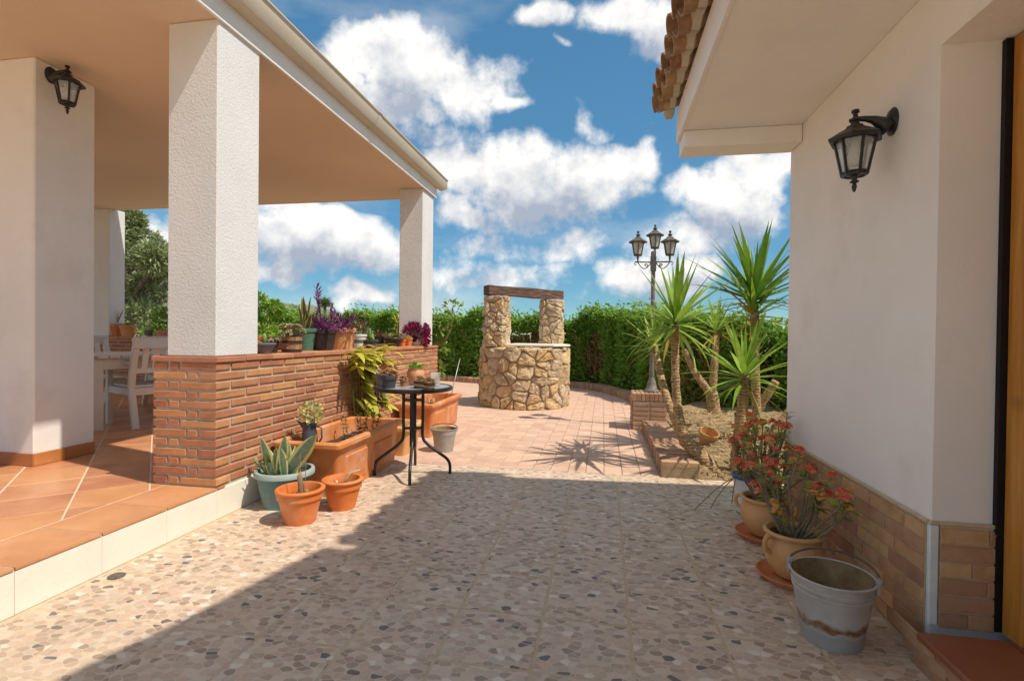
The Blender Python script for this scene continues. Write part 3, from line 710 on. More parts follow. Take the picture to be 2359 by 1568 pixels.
# door
part('door_seal', hb(hb(MB(), 1.300, 1.325, 1.960, 1.979, .45, 2.10), 1.302, 1.325, 1.963, 1.979, .125, .445), 'seal', hs)
df = part('door_frame', hb(hb(MB(), 1.318, 1.40, 1.875, 1.9595, .122, 2.10), 1.318, 1.40, .955, 1.874, 2.03, 2.10), 'pine', hs, bev=.006)
dr = part('door', hb(MB(), 1.345, 1.395, .96, 1.874, .122, 2.028), 'pine', hs)
part('door_panel', hb(hb(MB(), 1.335, 1.346, 1.03, 1.80, .25, 1.0), 1.335, 1.346, 1.03, 1.80, 1.12, 1.92), 'pine', dr, bev=.006)
part('door_handle', MB().tube([(1.345-XR, 1.05-1.98, 1.02), (1.30-XR, 1.05-1.98, 1.02), (1.295-XR, 1.16-1.98, 1.02)], .009), 'oldblack', dr, smooth=True)
ds = part('door_step', hb(MB(), 1.062, 1.40, .96, 1.915, 0, .095), 'grout', hs)
for k in range(3):
    me = boxmesh('step_tile', .265 if k < 3 else .1, .31, .028, 'doorstep', .006); link('step_tile', me, ds, (1.045+.1325-XR, 1.922-.157-.318*k-1.98, .11))
    link('step_tile', boxmesh('step_tile', .09, .31, .028, 'doorstep', .004), ds, (1.36-XR, 1.922-.157-.318*k-1.98, .11))
part('step_nosing', MB(), 'doorstep', hs) if False else None

# ------------------------------------------------------------------ lanterns
def lantern(root, o, s=1.0, frame='black', glassm='glass', n=6, bulb=True):
    """six sided lantern, o = middle of the glass foot"""
    o = Vector(o)
    def ring(r, z, k): a = 2*pi*(k+.5)/n; return o+Vector((r*cos(a), r*sin(a), z))*s
    rb, rt, hb_ = .043, .070, .140
    fr = MB()
    for k in range(n):
        fr.bar(ring(rb, 0, k), ring(rt, hb_, k), .009*s, .009*s); fr.bar(ring(rb, 0, k), ring(rb, 0, k+1), .009*s, .009*s); fr.bar(ring(rt, hb_, k), ring(rt, hb_, k+1), .012*s, .012*s)
    part('frame', fr, frame, root)
    for k in range(n):
        p = [ring(rb*.97, .003, k), ring(rb*.97, .003, k+1), ring(rt*.97, hb_-.003, k+1), ring(rt*.97, hb_-.003, k)]
        q_ = [v*1 - (v-o-Vector((0, 0, v.z-o.z)))*.04 for v in p]
        part('pane', MB().add(p+q_, [(0, 1, 2, 3), (7, 6, 5, 4), (0, 4, 5, 1), (1, 5, 6, 2), (2, 6, 7, 3), (3, 7, 4, 0)]), glassm, root)
    cp_ = [(r*s, z*s) for r, z in ((.0, .137), (.062, .138), (.096, .134), (.099, .140), (.099, .148), (.060, .172), (.036, .186), (.030, .196), (.018, .200), (.016, .212), (.024, .216), (.024, .224), (.010, .230), (.009, .246), (.016, .250), (.014, .260), (0, .264))]
    part('cap', MB().lathe(cp_, 6, o), frame, root, rot=(0, 0, 0), auto=20)
    bp_ = [(r*s, z*s) for r, z in ((0, -.070), (.006, -.064), (.010, -.045), (.006, -.034), (.016, -.030), (.016, -.025), (.009, -.022), (.012, -.008), (.034, 0), (.048, .006), (.046, .012), (0, .012))]
    part('base', MB().lathe(bp_, 12, o), frame, root, auto=40)
    if bulb:
        part('bulb', MB().lathe([(r*s, z*s) for r, z in ((0, .030), (.022, .036), (.031, .055), (.028, .075), (.018, .10), (.016, .135), (0, .136))], 14, o), 'bulb', root, smooth=True)
def wall_lantern(loc, rz, label):
    t = thing('wall_lantern', label, 'lamp', loc, rz)               # wall plate at the origin, arm along +X
    pl = MB().lathe([(0, .022), (.022, .022), (.045, .012), (.055, .004), (.055, 0), (0, 0)], 20)
    pl.v = [(z, x*.8, y) for x, y, z in pl.v]
    part('wall_plate', pl, 'black', t, auto=40)
    part('arm', MB().tube([(.015, 0, -.02), (.04, 0, -.004), (.07, 0, .012), (.10, 0, .018), (.135, 0, .018)], [.04, .026, .016, .011, .010], 10), 'black', t, smooth=True)
    lantern(t, (.135, 0, -.205), 1.0)
    return t
wall_lantern((XR, 2.272, 1.965), pi, 'black iron wall lantern on white house wall beside pine door')
wall_lantern((-3.755, 2.905, 2.845), 0, 'black iron wall lantern near porch ceiling on tiled-skirting pier')

# lamp post on its brick pier
bp0 = thing('brick_pier', 'square brick pier carrying grey lamp post', 'pier', (.345, 6.18, 0))
part('pier_core', MB().box(.012, .385, .012, .42, -.01, .345), 'mortar', bp0)
pb = [boxmesh('brick', .185, .05, .042, 'kerbbrick', .004, .0015), boxmesh('brick', .05, .19, .042, 'kerbbrick', .004, .0015)]
for c in range(6):
    z = .024+c*.056; o = .1 if c % 2 else 0
    for k in range(2): link('brick', pb[0], bp0, (.10+.198*k, .024, z+U(-.001, .001)), (0, 0, U(-.01, .01)))
    for k in range(2): link('brick', pb[1], bp0, (.024, .16+.2*k, z)); link('brick', pb[1], bp0, (.373, .16+.2*k, z))
tb = boxmesh('brick', .045, .43, .085, 'kerbbrick', .005, .002)
for k in range(8): link('brick', tb, bp0, (.026+.0495*k, .215, .389), (0, 0, U(-.01, .01)))
lp = thing('lamp_post', 'grey garden lamp post with three lanterns on brick pier', 'lamp post', (.583, 6.42, .432))
part('base', MB().lathe([(0, 0), (.085, 0), (.09, .012), (.08, .03), (.062, .05), (.052, .10), (.046, .13), (.036, .15), (.036, .165), (.028, .175), (0, .176)], 20), 'graphite', lp, auto=40)
HP = 1.62
part('pole', MB().lathe([(0, .17), (.03, .17), (.025, .5), (.024, HP-.16), (.034, HP-.155), (.034, HP-.145), (.036, HP-.13), (.036, HP+.02), (.03, HP+.03), (.03, HP+.08), (.018, HP+.09), (0, HP+.09)], 14), 'graphite', lp, auto=40)
for k, (a, dz) in enumerate(((radians(190), 0), (radians(355), 0), (radians(80), .12))):
    dx, dy = cos(a), sin(a); rr = .19
    arm = MB().tube([(0, 0, HP-.045+dz*.3), (dx*rr*.5, dy*rr*.5, HP-.045+dz*.5), (dx*(rr+.03), dy*(rr+.03), HP-.045+dz)], .009, 8)
    cv = []
    for i in range(13):
        t = i/12; cv.append((dx*rr*(1-t*.85), dy*rr*(1-t*.85), HP-.05+dz*(1-t)-.075*sin(t*pi)))
    arm.tube(cv, .006, 6)
    sc_ = []
    for i in range(16):
        t = i/15*2.6*pi; r = .022*(1-i/22); sc_.append((dx*(rr*.45+r*cos(t)), dy*(rr*.45+r*cos(t)), HP-.085+r*sin(t)))
    arm.tube(sc_, .005, 6)
    arm.tube([(dx*(rr+.03), dy*(rr+.03), HP-.045+dz), (dx*(rr+.04), dy*(rr+.04), HP-.07+dz), (dx*(rr+.03), dy*(rr+.03), HP-.085+dz), (dx*(rr+.015), dy*(rr+.015), HP-.075+dz)], .005, 6)
    part('arm', arm, 'graphite', lp, smooth=True)
    lantern(lp, (dx*rr, dy*rr, HP+.035+dz), 1.12, 'oldblack', 'dustyglass', bulb=True)

# ------------------------------------------------------------------ stone well
WC = Vector((-1.25, 8.12, 0)); WR = .685; WH = .905
well = thing('stone_well', 'round ochre stone well with two rubble pillars and wooden beam', 'well', WC)
def voro_cells(W, H, n, seed, periodic=True):
    rr = random.Random(seed); pts = []
    tries = 0
    while len(pts) < n and tries < 6000:
        tries += 1; p = (rr.uniform(0, W), rr.uniform(0, H)); dmin = sqrt(W*H/n)*.72*rr.choice((.45, .7, 1.0, 1.25))
        if all(min(abs(p[0]-q[0]), W-abs(p[0]-q[0]))**2+(p[1]-q[1])**2 > dmin**2 for q in pts): pts.append(p)
    for p in pts:
        poly = [(p[0]-.6, 0), (p[0]+.6, 0), (p[0]+.6, H), (p[0]-.6, H)]
        for q in pts:
            for sh in (-W, 0, W):
                qq = (q[0]+sh, q[1])
                if qq == p or abs(qq[0]-p[0]) > .7: continue
                nx, ny = qq[0]-p[0], qq[1]-p[1]; l = sqrt(nx*nx+ny*ny); nx /= l; ny /= l
                poly = clip(poly, nx, ny, nx*(p[0]+qq[0])/2+ny*(p[1]+qq[1])/2-.0045)
        if len(poly) >= 3: yield p, poly
def stone(parent, poly, mapf, depth, seed):
    """pillow stone: polygon in surface space; mapf(u,v,d) -> xyz"""
    rr = random.Random(seed)
    per = []; n = len(poly)
    tot = sum(sqrt((poly[i][0]-poly[(i+1) % n][0])**2+(poly[i][1]-poly[(i+1) % n][1])**2) for i in range(n)); step = tot/14
    for i in range(n):
        a, b = poly[i], poly[(i+1) % n]; l = sqrt((a[0]-b[0])**2+(a[1]-b[1])**2); k = max(1, round(l/step))
        for j in range(k): per.append((a[0]+(b[0]-a[0])*j/k, a[1]+(b[1]-a[1])*j/k))
    # soften the corners
    m_ = len(per); per = [((per[i-1][0]+2*per[i][0]+per[(i+1) % m_][0])/4, (per[i-1][1]+2*per[i][1]+per[(i+1) % m_][1])/4) for i in range(m_)]
    cx_ = sum(p[0] for p in per)/m_; cy_ = sum(p[1] for p in per)/m_
    tx, ty = rr.uniform(-.25, .25), rr.uniform(-.25, .25); vs = []; dz = depth*rr.uniform(.75, 1.25)
    for sc_, d in ((1.0, -.03), (1.0, dz*.35), (.90, dz*.8), (.5, dz)):
        for (a, b) in per:
            a2 = cx_+(a-cx_)*sc_; b2 = cy_+(b-cy_)*sc_
            dd = d+((a2-cx_)*tx+(b2-cy_)*ty if d > 0 else 0)+(rr.uniform(-.010, .010) if d > 0 else 0)
            vs.append(mapf(a2, b2, max(dd, -.03)))
    vs.append(mapf(cx_, cy_, dz*1.0)); fs = []
    for j in range(3):
        for k in range(m_): k2 = (k+1) % m_; fs.append((j*m_+k, j*m_+k2, (j+1)*m_+k2, (j+1)*m_+k))
    for k in range(m_): fs.append((3*m_+k, 3*m_+(k+1) % m_, 4*m_))
    me = MB().add(vs, fs).mesh('stone', False, MT['stone']); autosmooth(me, 18)
    return link('stone', me, parent)
wall_ = part('ring_wall', MB().lathe([(.0, -.02), (WR+.012, -.02), (WR, WH-.01), (WR-.26, WH), (WR-.26, .4), (0, .4)], 40), 'wellmortar', well, auto=40)
Wp = 2*pi*WR
for i, (p, poly) in enumerate(voro_cells(Wp, WH, 120, 11)):
    stone(wall_, poly, lambda u, v, d: (sin(u/WR)*(WR+d+.012*(1-v/WH)), -cos(u/WR)*(WR+d+.012*(1-v/WH)), v), .030, i)
# coping stones round the rim
for i in range(22):
    a0 = 2*pi*i/22; a1 = 2*pi*(i+1)/22
    poly = [(a0*WR+.008, .0), (a1*WR-.008, 0), (a1*WR-.008, .25), (a0*WR+.008, .25)]
    stone(wall_, poly, lambda u, v, d: (sin(u/WR)*(WR+.03-v), -cos(u/WR)*(WR+.03-v), WH-.005+d*.7), .03, 300+i)
pil = []
PA = [(-1.63, 7.74), (-.86, 8.52)]
for j, (px_, py_) in enumerate(PA):
    lx, ly = px_-WC.x, py_-WC.y; hh = 1.70-WH+(.0 if j == 0 else .0); w2 = .165
    pc = part('pillar', MB().box(lx-w2, lx+w2, ly-w2, ly+w2, WH, WH+hh), 'wellmortar', well, bev=.05)
    per_ = 8*w2*.93
    def pmap(u, v, d, lx=lx, ly=ly, w2=w2):
        t = (u/per_*4) % 4; k = int(t); f = (t-k)*2-1; f = max(-1, min(1, f)); r = w2+d
        x_, y_ = ((f*w2*.93, -r), (r, f*w2*.93), (-f*w2*.93, r), (-r, -f*w2*.93))[k]
        if abs(f) > .82: e = (abs(f)-.82)/.18*.03; l = sqrt(x_*x_+y_*y_); x_ -= x_/l*e; y_ -= y_/l*e
        return (lx+x_, ly+y_, WH+.02+v)
    for i, (p, poly) in enumerate(voro_cells(per_, hh-.02, 44, 40+j)): stone(pc, poly, pmap, .028, 500+j*100+i)
A = Vector((PA[0][0]-WC.x, PA[0][1]-WC.y, 0)); B = Vector((PA[1][0]-WC.x, PA[1][1]-WC.y, 0)); dB = (B-A).normalized()
A2 = A-dB*.20; B2 = B+dB*.19; L = (B2-A2).length
mb = MB(); 
for i in range(9):
    t = i/8
    for (sx, sz) in ((-1, -1), (1, -1), (1, 1), (-1, 1)):
        mb.v.append((t*L, sx*(.085+U(-.006, .006)), sz*(.072+U(-.007, .007))))
for i in range(8):
    for k in range(4): k2 = (k+1) % 4; mb.f.append((i*4+k, i*4+k2, i*4+4+k2, i*4+4+k))
mb.f += [(3, 2, 1, 0), (32, 33, 34, 35)]
part('beam', mb, 'beam', well, (A2.x, A2.y, 1.70+.085), (0, 0, atan2(dB.y, dB.x)), bev=.006)
mb = MB(); pts = [(-.36, -.50), (.40, -.52), (.62, -.12), (.50, .30), (-.30, .42)]
n = 5; mb.add([(a, b, WH+.018) for a, b in pts]+[(a, b, WH+.052) for a, b in pts], [(4, 3, 2, 1, 0), (5, 6, 7, 8, 9)]+[(i, (i+1) % n, n+(i+1) % n, n+i) for i in range(n)])
lid = part('lid', mb, 'riser', well, (.12, .0, .012), bev=.006)

# ------------------------------------------------------------------ kerbs and planting bed
kb = thing('bed_kerb', 'low kerb of bricks laid on edge beside planting bed', 'kerb', (.46, 4.17, 0))
part('kerb_core', MB().box(.008, .285, .0, 1.99, -.02, .085), 'wellmortar', kb)
km = [boxmesh('brick', .292, .045, .118, 'kerbbrick', .005, .003) for _ in range(4)]
for k in range(33): link('brick', random.choice(km), kb, (.146+U(-.006, .006), .028+.0605*k, .062+U(-.003, .003)), (U(-.03, .03), 0, U(-.025, .025)))
kp = [(-7.5, 12.75), (-4.0, 11.85), (-2.75, 11.36), (-1.6, 11.12), (-.55, 10.95), (-.1, 10.55), (.2, 9.9), (.45, 9.2), (.62, 8.2), (.66, 6.75)]
def catmull(P, n=10):
    out = []
    for i in range(len(P)-1):
        p0, p1, p2, p3 = P[max(i-1, 0)], P[i], P[i+1], P[min(i+2, len(P)-1)]
        for k in range(n):
            t = k/n; out.append(tuple(.5*(2*p1[j]+(p2[j]-p0[j])*t+(2*p0[j]-5*p1[j]+4*p2[j]-p3[j])*t*t+(3*p1[j]-p0[j]-3*p2[j]+p3[j])*t**3) for j in range(len(p1))))
    return out+[P[-1]]
cur = catmull(kp, 14)
bk = thing('courtyard_kerb', 'curving brick kerb between paved courtyard and hedge', 'kerb', (kp[0][0], kp[0][1], 0))
km2 = [boxmesh('brick', .058, .22, .13, 'kerbbrick', .005, .003) for _ in range(4)]
acc = 0; last = cur[0]
for a, b in zip(cur[:-1], cur[1:]):
    l = sqrt((a[0]-b[0])**2+(a[1]-b[1])**2); t = acc
    while t < l:
        x_, y_ = a[0]+(b[0]-a[0])*t/l, a[1]+(b[1]-a[1])*t/l
        link('brick', random.choice(km2), bk, (x_-kp[0][0], y_-kp[0][1], .06+U(-.004, .004)), (0, 0, atan2(b[1]-a[1], b[0]-a[0])+U(-.03, .03)))
        t += .067
    acc = t-l

def bedz(x, y): return .075+.05*sin(x*3.1+y*1.7)+.03*sin(x*7-y*5)+.045*max(0, min(1, (y-4.3)/1.5))
mb = MB(); nx, ny = 46, 52; x0, x1, y0, y1 = .745, 5.2, YE+.03, 9.2
for j in range(ny+1):
    for i in range(nx+1):
        fx = (i/nx)**1.5; fy = (j/ny)**1.3
        x_, y_ = x0+(x1-x0)*fx, y0+(y1-y0)*fy; z = bedz(x_, y_)+U(-.016, .016)
        if j == 0: z = -.01
        mb.v.append((x_, y_, z))
for j in range(ny):
    for i in range(nx): a = j*(nx+1)+i; mb.f.append((a, a+1, a+nx+2, a+nx+1))
bed = struct('planting_bed', mb, 'bedsoil', smooth=True)
mb = MB()
for k in range(5200):
    y_ = YE+.03+2.9*R()**1.3; x_ = U(.77, 2.6)
    if x_ > 1.13 and y_ < 3.5: continue
    a = U(0, 2*pi); l = U(.02, .09); mb.leaf((x_, y_, bedz(x_, y_)+U(-.005, .02)), (cos(a), sin(a), U(-.25, .35)), l, U(.004, .014), .1)
st = part('dry_straw', mb, 'straw', None, kind='stuff'); tag(st, 'dry straw and shredded leaves covering the planting bed', 'straw')
mb = MB()
for k in range(140):
    y_ = YE+.1+2.2*R(); x_ = U(.8, 2.3); r = U(.012, .035); z = bedz(x_, y_)
    mb.lathe([(0, z-r*.4), (r, z-r*.2), (r*.8, z+r*.4), (0, z+r*.6)], 6, (x_, y_, 0), lambda a, j: U(.7, 1.2))
cl = part('soil_clods', mb, 'bedsoil', None, kind='stuff'); tag(cl, 'small clods of dry soil scattered over the planting bed', 'soil')
tp = thing('broken_pot', 'broken terracotta pot half buried in planting bed by yucca trunk', 'pot', (.99, 5.25, bedz(.99, 5.25)-.02))
part('pot', MB().lathe([(0, .0), (.055, 0), (.085, .13), (.095, .13), (.095, .16), (.088, .16), (.075, .10), (.045, .02), (0, .02)], 22), 'peach', tp, rot=(.35, .2, 0), auto=40)
fl = thing('floodlight', 'small grey floodlight standing at back of planting bed', 'light', (1.52, 6.0, bedz(1.52, 6.0)-.01))
part('housing', MB().box(-.065, .065, -.03, .03, .05, .15), 'greypot', fl, rot=(-.3, 0, .2), bev=.01)
part('lens', MB().box(-.052, .052, -.036, -.0305, .06, .14), 'glass', fl, rot=(-.3, 0, .2))
part('bracket', MB().tube([(-.075, 0, .10), (-.075, 0, .0), (.075, 0, .0), (.075, 0, .10)], .006, 6), 'galv2', fl, rot=(0, 0, .2))

# ------------------------------------------------------------------ yuccas
ylv = [MB().blade(1.0, .082, d, 8, .30, .42, 1.5, wmax=.30).mesh('leaf', True) for d in (.05, .25, .55, .95)]
def head(root, c, n, L, mat='yucca', tmax=118, dry=0, az0=0, squash=1.0, axis=(0, 0), wid=1.0):
    meshes = {}
    for i in range(n):
        t = (i+.5)/n; tilt = radians(4+(tmax-4)*t**.85)+U(-.2, .2); az = az0+i*2.39996+U(-.4, .4)
        mname = 'yuccadry' if (dry and t > 1-dry and R() < .7) else mat
        d = 0 if t < .3 else random.choice((0, 1, 1, 2)) if t < .75 else random.choice((1, 2, 3))
        key = (mname, d)
        if key not in meshes:
            me = ylv[d].copy(); me.materials.append(MT[mname]); me.name = 'leaf'; meshes[key] = me
        l = L*(.78+.3*sin(pi*min(1, t*1.15)))*U(.82, 1.08)
        o = link('leaf', meshes[key], root, (c[0]+U(-.01, .01), c[1]+U(-.01, .01), c[2]-.10*t), Euler((axis[0], tilt+axis[1]*cos(az), az)), (l*wid, l*wid, l))
def trunk(root, pts, rad, name='trunk', n=12):
    P = catmull([tuple(p)+(r,) for p, r in zip(pts, rad)], 7)
    rr = [p[3]*.87*(1+.07*sin(i*2.1)+U(-.06, .06)) for i, p in enumerate(P)]
    return part(name, MB().tube([p[:3] for p in P], rr, n), 'bark', root, smooth=True)
ya = thing('yucca', 'forked yucca leaning over brick bed kerb with star of green leaves', 'yucca', (.86, 4.36, .06))
b0 = Vector((.86, 4.36, .06)); rel = lambda *p: tuple(Vector(p)-b0)
trunk(ya, [rel(.90, 4.34, -.02), rel(.79, 4.37, .13), rel(.66, 4.42, .26)], [.075, .07, .06])
trunk(ya, [rel(.67, 4.42, .25), rel(.62, 4.46, .5), rel(.60, 4.49, .8), rel(.597, 4.5, 1.2)], [.052, .043, .040, .036])
trunk(ya, [rel(.67, 4.43, .25), rel(.60, 4.53, .42), rel(.535, 4.65, .62), rel(.49, 4.8, .85), rel(.465, 4.9, 1.02)], [.05, .042, .040, .038, .034])
head(ya, rel(.595, 4.5, 1.265), 50, .62, 'yucca', 126, .03, wid=1.05)
head(ya, rel(.462, 4.92, 1.07), 30, .42, 'yucca', 110, .1, 1.3)
yb = thing('yucca', 'short thick-trunked yucca beside house corner behind thorn plants', 'yucca', (1.08, 4.4, .1))
b0 = Vector((1.08, 4.4, .1))
trunk(yb, [rel(1.07, 4.4, .0), rel(1.10, 4.41, .3), rel(1.12, 4.42, .55), rel(1.125, 4.4, .80)], [.062, .058, .052, .045])
head(yb, rel(1.125, 4.39, .83), 42, .56, 'yucca', 124, .03, .6)
yc = thing('yucca', 'tallest yucca with upright leaf crown and drooping yellowed skirt', 'yucca', (1.44, 5.2, .12))
b0 = Vector((1.44, 5.2, .12))
trunk(yc, [rel(1.47, 5.2, .0), rel(1.44, 5.2, .5), rel(1.42, 5.2, 1.0), rel(1.413, 5.2, 1.40)], [.055, .048, .044, .042])
trunk(yc, [rel(1.55, 5.3, .0), rel(1.72, 5.35, .24), rel(1.95, 5.4, .55), rel(2.1, 5.45, .9)], [.09, .085, .08, .07], 'branch')
head(yc, rel(1.413, 5.2, 1.52), 66, .72, 'yuccadk', 92, 0, wid=.95)
head(yc, rel(1.413, 5.2, 1.36), 36, .60, 'yucca', 118, .6, .9)
yd = thing('yucca', 'forked yucca trunks at back of bed in front of hedge', 'yucca', (1.36, 6.62, .12))
b0 = Vector((1.36, 6.62, .12))
trunk(yd, [rel(1.37, 6.62, .0), rel(1.33, 6.62, .35), rel(1.30, 6.6, .45)], [.10, .085, .075])
trunk(yd, [rel(1.32, 6.61, .40), rel(1.35, 6.62, .8), rel(1.36, 6.62, 1.15)], [.06, .05, .045])
trunk(yd, [rel(1.30, 6.6, .42), rel(1.12, 6.6, .66), rel(.98, 6.6, .95)], [.055, .045, .04], 'branch')
trunk(yd, [rel(1.72, 6.55, .0), rel(1.85, 6.5, .3), rel(2.0, 6.45, .6)], [.06, .055, .05], 'branch')
head(yd, rel(1.36, 6.62, 1.22), 34, .52, 'yucca', 112, .35, .2)

# ------------------------------------------------------------------ hedge
def shellpts(path, H, T, n, rr, ztop_noise=.12):
    seg = []; tot = 0
    for a, b in zip(path[:-1], path[1:]):
        l = sqrt((a[0]-b[0])**2+(a[1]-b[1])**2); seg.append((tot, l, a, b)); tot += l
    for _ in range(n):
        t = rr.random()*tot
        for s0, l, a, b in seg:
            if s0 <= t <= s0+l: break
        f = (t-s0)/l; cx_, cy_ = a[0]+(b[0]-a[0])*f, a[1]+(b[1]-a[1])*f; hh = a[2]+(b[2]-a[2])*f
        nx, ny = (b[1]-a[1])/l, -(b[0]-a[0])/l           # towards the viewer side
        u = rr.random()
        top = hh*(1+ztop_noise*(.5*sin(t*1.9)+.5*sin(t*4.7+1)))
        if u < .62: d = T/2*(1-rr.random()**2*.5)*(1+.15*sin(t*3.1)+.12*sin(t*7.7)); z = top*rr.random()**.8
        elif u < .92: d = rr.uniform(-T/2, T/2); z = top*(1-.22*rr.random())+(.24*rr.random()**6)
        else: d = -T/2*(1-rr.random()*.4); z = top*rr.random()
        yield cx_+nx*d, cy_+ny*d, z, t, top, (nx, ny)
hp_ = [(-13, 15.0, 1.62), (-8.0, 13.4, 1.58), (-4.2, 12.45, 1.56), (-2.6, 11.92, 1.54), (-.3, 11.5, 1.55), (.55, 10.8, 1.53), (1.1, 9.8, 1.46), (1.5, 8.7, 1.34), (2.4, 7.9, 1.18), (4.0, 7.5, 1.15), (6.5, 7.3, 1.2)]
hd = thing('hedge', 'long clipped green hedge with withered brown patches behind the courtyard', 'hedge', (-.3, 11.5, 0))
rr = random.Random(21); mg, ml, mbn, mc = MB(), MB(), MB(), MB()
def bare(t, z, top):                       # withered patches low in the hedge
    v = sin(t*1.15+.4)+.7*sin(t*2.7+2)+.5*sin(t*.47)
    return z < top*.78 and v > .05+1.0*(abs(z/top-.42))
for (x_, y_, z, t, top, nn) in shellpts(hp_, 1.7, .85, 100000, rr):
    p = (x_+.3, y_-11.5, z)
    d = Vector((nn[0]*.7+rr.uniform(-.8, .8), nn[1]*.7+rr.uniform(-.8, .8), rr.uniform(-.5, .9)))
    if bare(t, z, top) and rr.random() < .86:
        if rr.random() < .62: mbn.leaf(p, d, rr.uniform(.04, .10), rr.uniform(.01, .03), .2)
        continue
    if z < .35*top and rr.random() < .35: continue
    l = rr.uniform(.06, .125); nrm = (nn[0]+rr.uniform(-.7, .7), nn[1]+rr.uniform(-.7, .7), .8)
    (ml if (z > top*.8 and rr.random() < .55) or rr.random() < .12 else mg).leaf(p, d, l, l*.5, .2, nrm)
for (x_, y_, z, t, top, nn) in shellpts(hp_[6:], 1.5, .9, 26000, rr):
    l = rr.uniform(.06, .12); (ml if z > top*.85 and rr.random() < .4 else mg).leaf((x_+.3, y_-11.5, z), (nn[0]*.7+rr.uniform(-.8, .8), nn[1]*.7+rr.uniform(-.8, .8), rr.uniform(-.5, .9)), l, l*.5, .2)
part('foliage', mg, 'hedge', hd); part('young_foliage', ml, 'hedgelight', hd); part('withered_foliage', mbn, 'hedgebrown', hd)
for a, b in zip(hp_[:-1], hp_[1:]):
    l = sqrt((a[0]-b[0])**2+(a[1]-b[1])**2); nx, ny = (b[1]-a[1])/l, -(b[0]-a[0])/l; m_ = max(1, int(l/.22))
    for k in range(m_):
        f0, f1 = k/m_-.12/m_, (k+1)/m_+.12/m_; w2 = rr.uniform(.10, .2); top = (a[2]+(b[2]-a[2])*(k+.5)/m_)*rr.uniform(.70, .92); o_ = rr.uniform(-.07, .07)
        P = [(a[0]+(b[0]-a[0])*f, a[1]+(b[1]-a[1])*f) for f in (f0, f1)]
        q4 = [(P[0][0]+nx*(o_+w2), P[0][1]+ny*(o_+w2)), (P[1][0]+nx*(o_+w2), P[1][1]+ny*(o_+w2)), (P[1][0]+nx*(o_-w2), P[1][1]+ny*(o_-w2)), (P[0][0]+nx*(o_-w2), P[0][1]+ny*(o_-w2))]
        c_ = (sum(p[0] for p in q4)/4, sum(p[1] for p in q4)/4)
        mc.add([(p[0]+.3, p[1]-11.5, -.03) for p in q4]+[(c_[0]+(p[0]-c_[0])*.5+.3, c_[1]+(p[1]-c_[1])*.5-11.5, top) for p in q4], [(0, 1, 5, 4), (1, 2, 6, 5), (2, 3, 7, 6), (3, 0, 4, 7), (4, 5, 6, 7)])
part('dark_core', mc, 'core', hd)  # solid dark core: blocks see-through, colour stands in for shade inside the hedge
mt = MB()
for (x_, y_, z, t, top, nn) in shellpts(hp_, 1.7, .6, 900, rr):
    if not bare(t, .4*top, top) and rr.random() < .6: continue
    bx_, by_ = x_+.3, y_-11.5; z0 = rr.uniform(0, .5); z1 = z0+rr.uniform(.4, .9)
    if z1 > top*.85: z1 = top*.85
    jx, jy = rr.uniform(-.2, .2), rr.uniform(-.2, .2)
    mt.tube([(bx_, by_, z0), (bx_+jx*.4, by_+jy*.4, (z0+z1)/2), (bx_+jx+nn[0]*.1, by_+jy+nn[1]*.1, z1)], [.012, .008, .004], 4, False)
part('stems', mt, 'twig', hd, kind='stuff')

# ------------------------------------------------------------------ trees and shrubs beyond
def crown_clumps(mbs, lobes, n, lsize, rr, origin=(0, 0, 0), narrow=.35, down=0.0):
    for _ in range(n):
        c, r = rr.choice(lobes); v = Vector((rr.gauss(0, 1), rr.gauss(0, 1), rr.gauss(0, 1))).normalized()*r*(.55+.5*rr.random()**.6)
        v.z *= .85; p = Vector(c)+v; d = (v.normalized()+Vector((rr.uniform(-.9, .9), rr.uniform(-.9, .9), rr.uniform(-.9, .9)-down)))
        l = lsize*rr.uniform(.6, 1.3); rr.choice(mbs).leaf(p, d, l, l*narrow, .15, (rr.uniform(-1, 1), rr.uniform(-1, 1), 1))
def tree(name, label, cat, loc, trunkpts, trad, lobes, n, lsize, mats, narrow, seed, bark_='olivebark', down=0):
    t = thing(name, label, cat, loc); rr = random.Random(seed)
    mb = MB(); mb.tube(trunkpts, trad, 10)
    for c, r in lobes:
        mb.tube([trunkpts[-1] if c[2] > trunkpts[-1][2] else trunkpts[len(trunkpts)//2], tuple(Vector(trunkpts[-1]).lerp(Vector(c), .6)+Vector((.1, .05, .05))), c], [trad[-1]*.8, trad[-1]*.5, .01], 6)
    part('trunk', mb, bark_, t, smooth=True)
    ms = [MB() for _ in mats]; crown_clumps(ms, lobes, n, lsize, rr, narrow=narrow, down=down)
    for m_, mm in zip(ms, mats): part('crown', m_, mm, t)
    return t
ox, oy = -15.2, 14.0
rr = random.Random(5); lobes = []
for px_, py_, r in [(275,520,.55),(300,505,.4),(330,560,.55),(275,580,.8),(320,620,.9),(265,650,.9),(350,590,.5),(365,610,.4),(300,680,.9),(345,660,.6),(270,720,.8),(320,730,.6),(375,580,.3),(225,560,.9),(215,640,1.0),(230,710,.9)]:
    p = onY(px_, py_, oy+rr.uniform(-.9, .9)); lobes.append(((p.x-ox, p.y-oy, p.z), r))
tree('olive_tree', 'grey-green olive tree standing beyond the terrace', 'tree', (ox, oy, -.05), [(0, 0, 0), (.1, .05, .7), (-.05, 0, 1.3), (.1, 0, 1.9)], [.26, .2, .17, .12], lobes, 21000, .18, ['olive', 'olive', 'olive', 'darkgreen'], .3, 4)
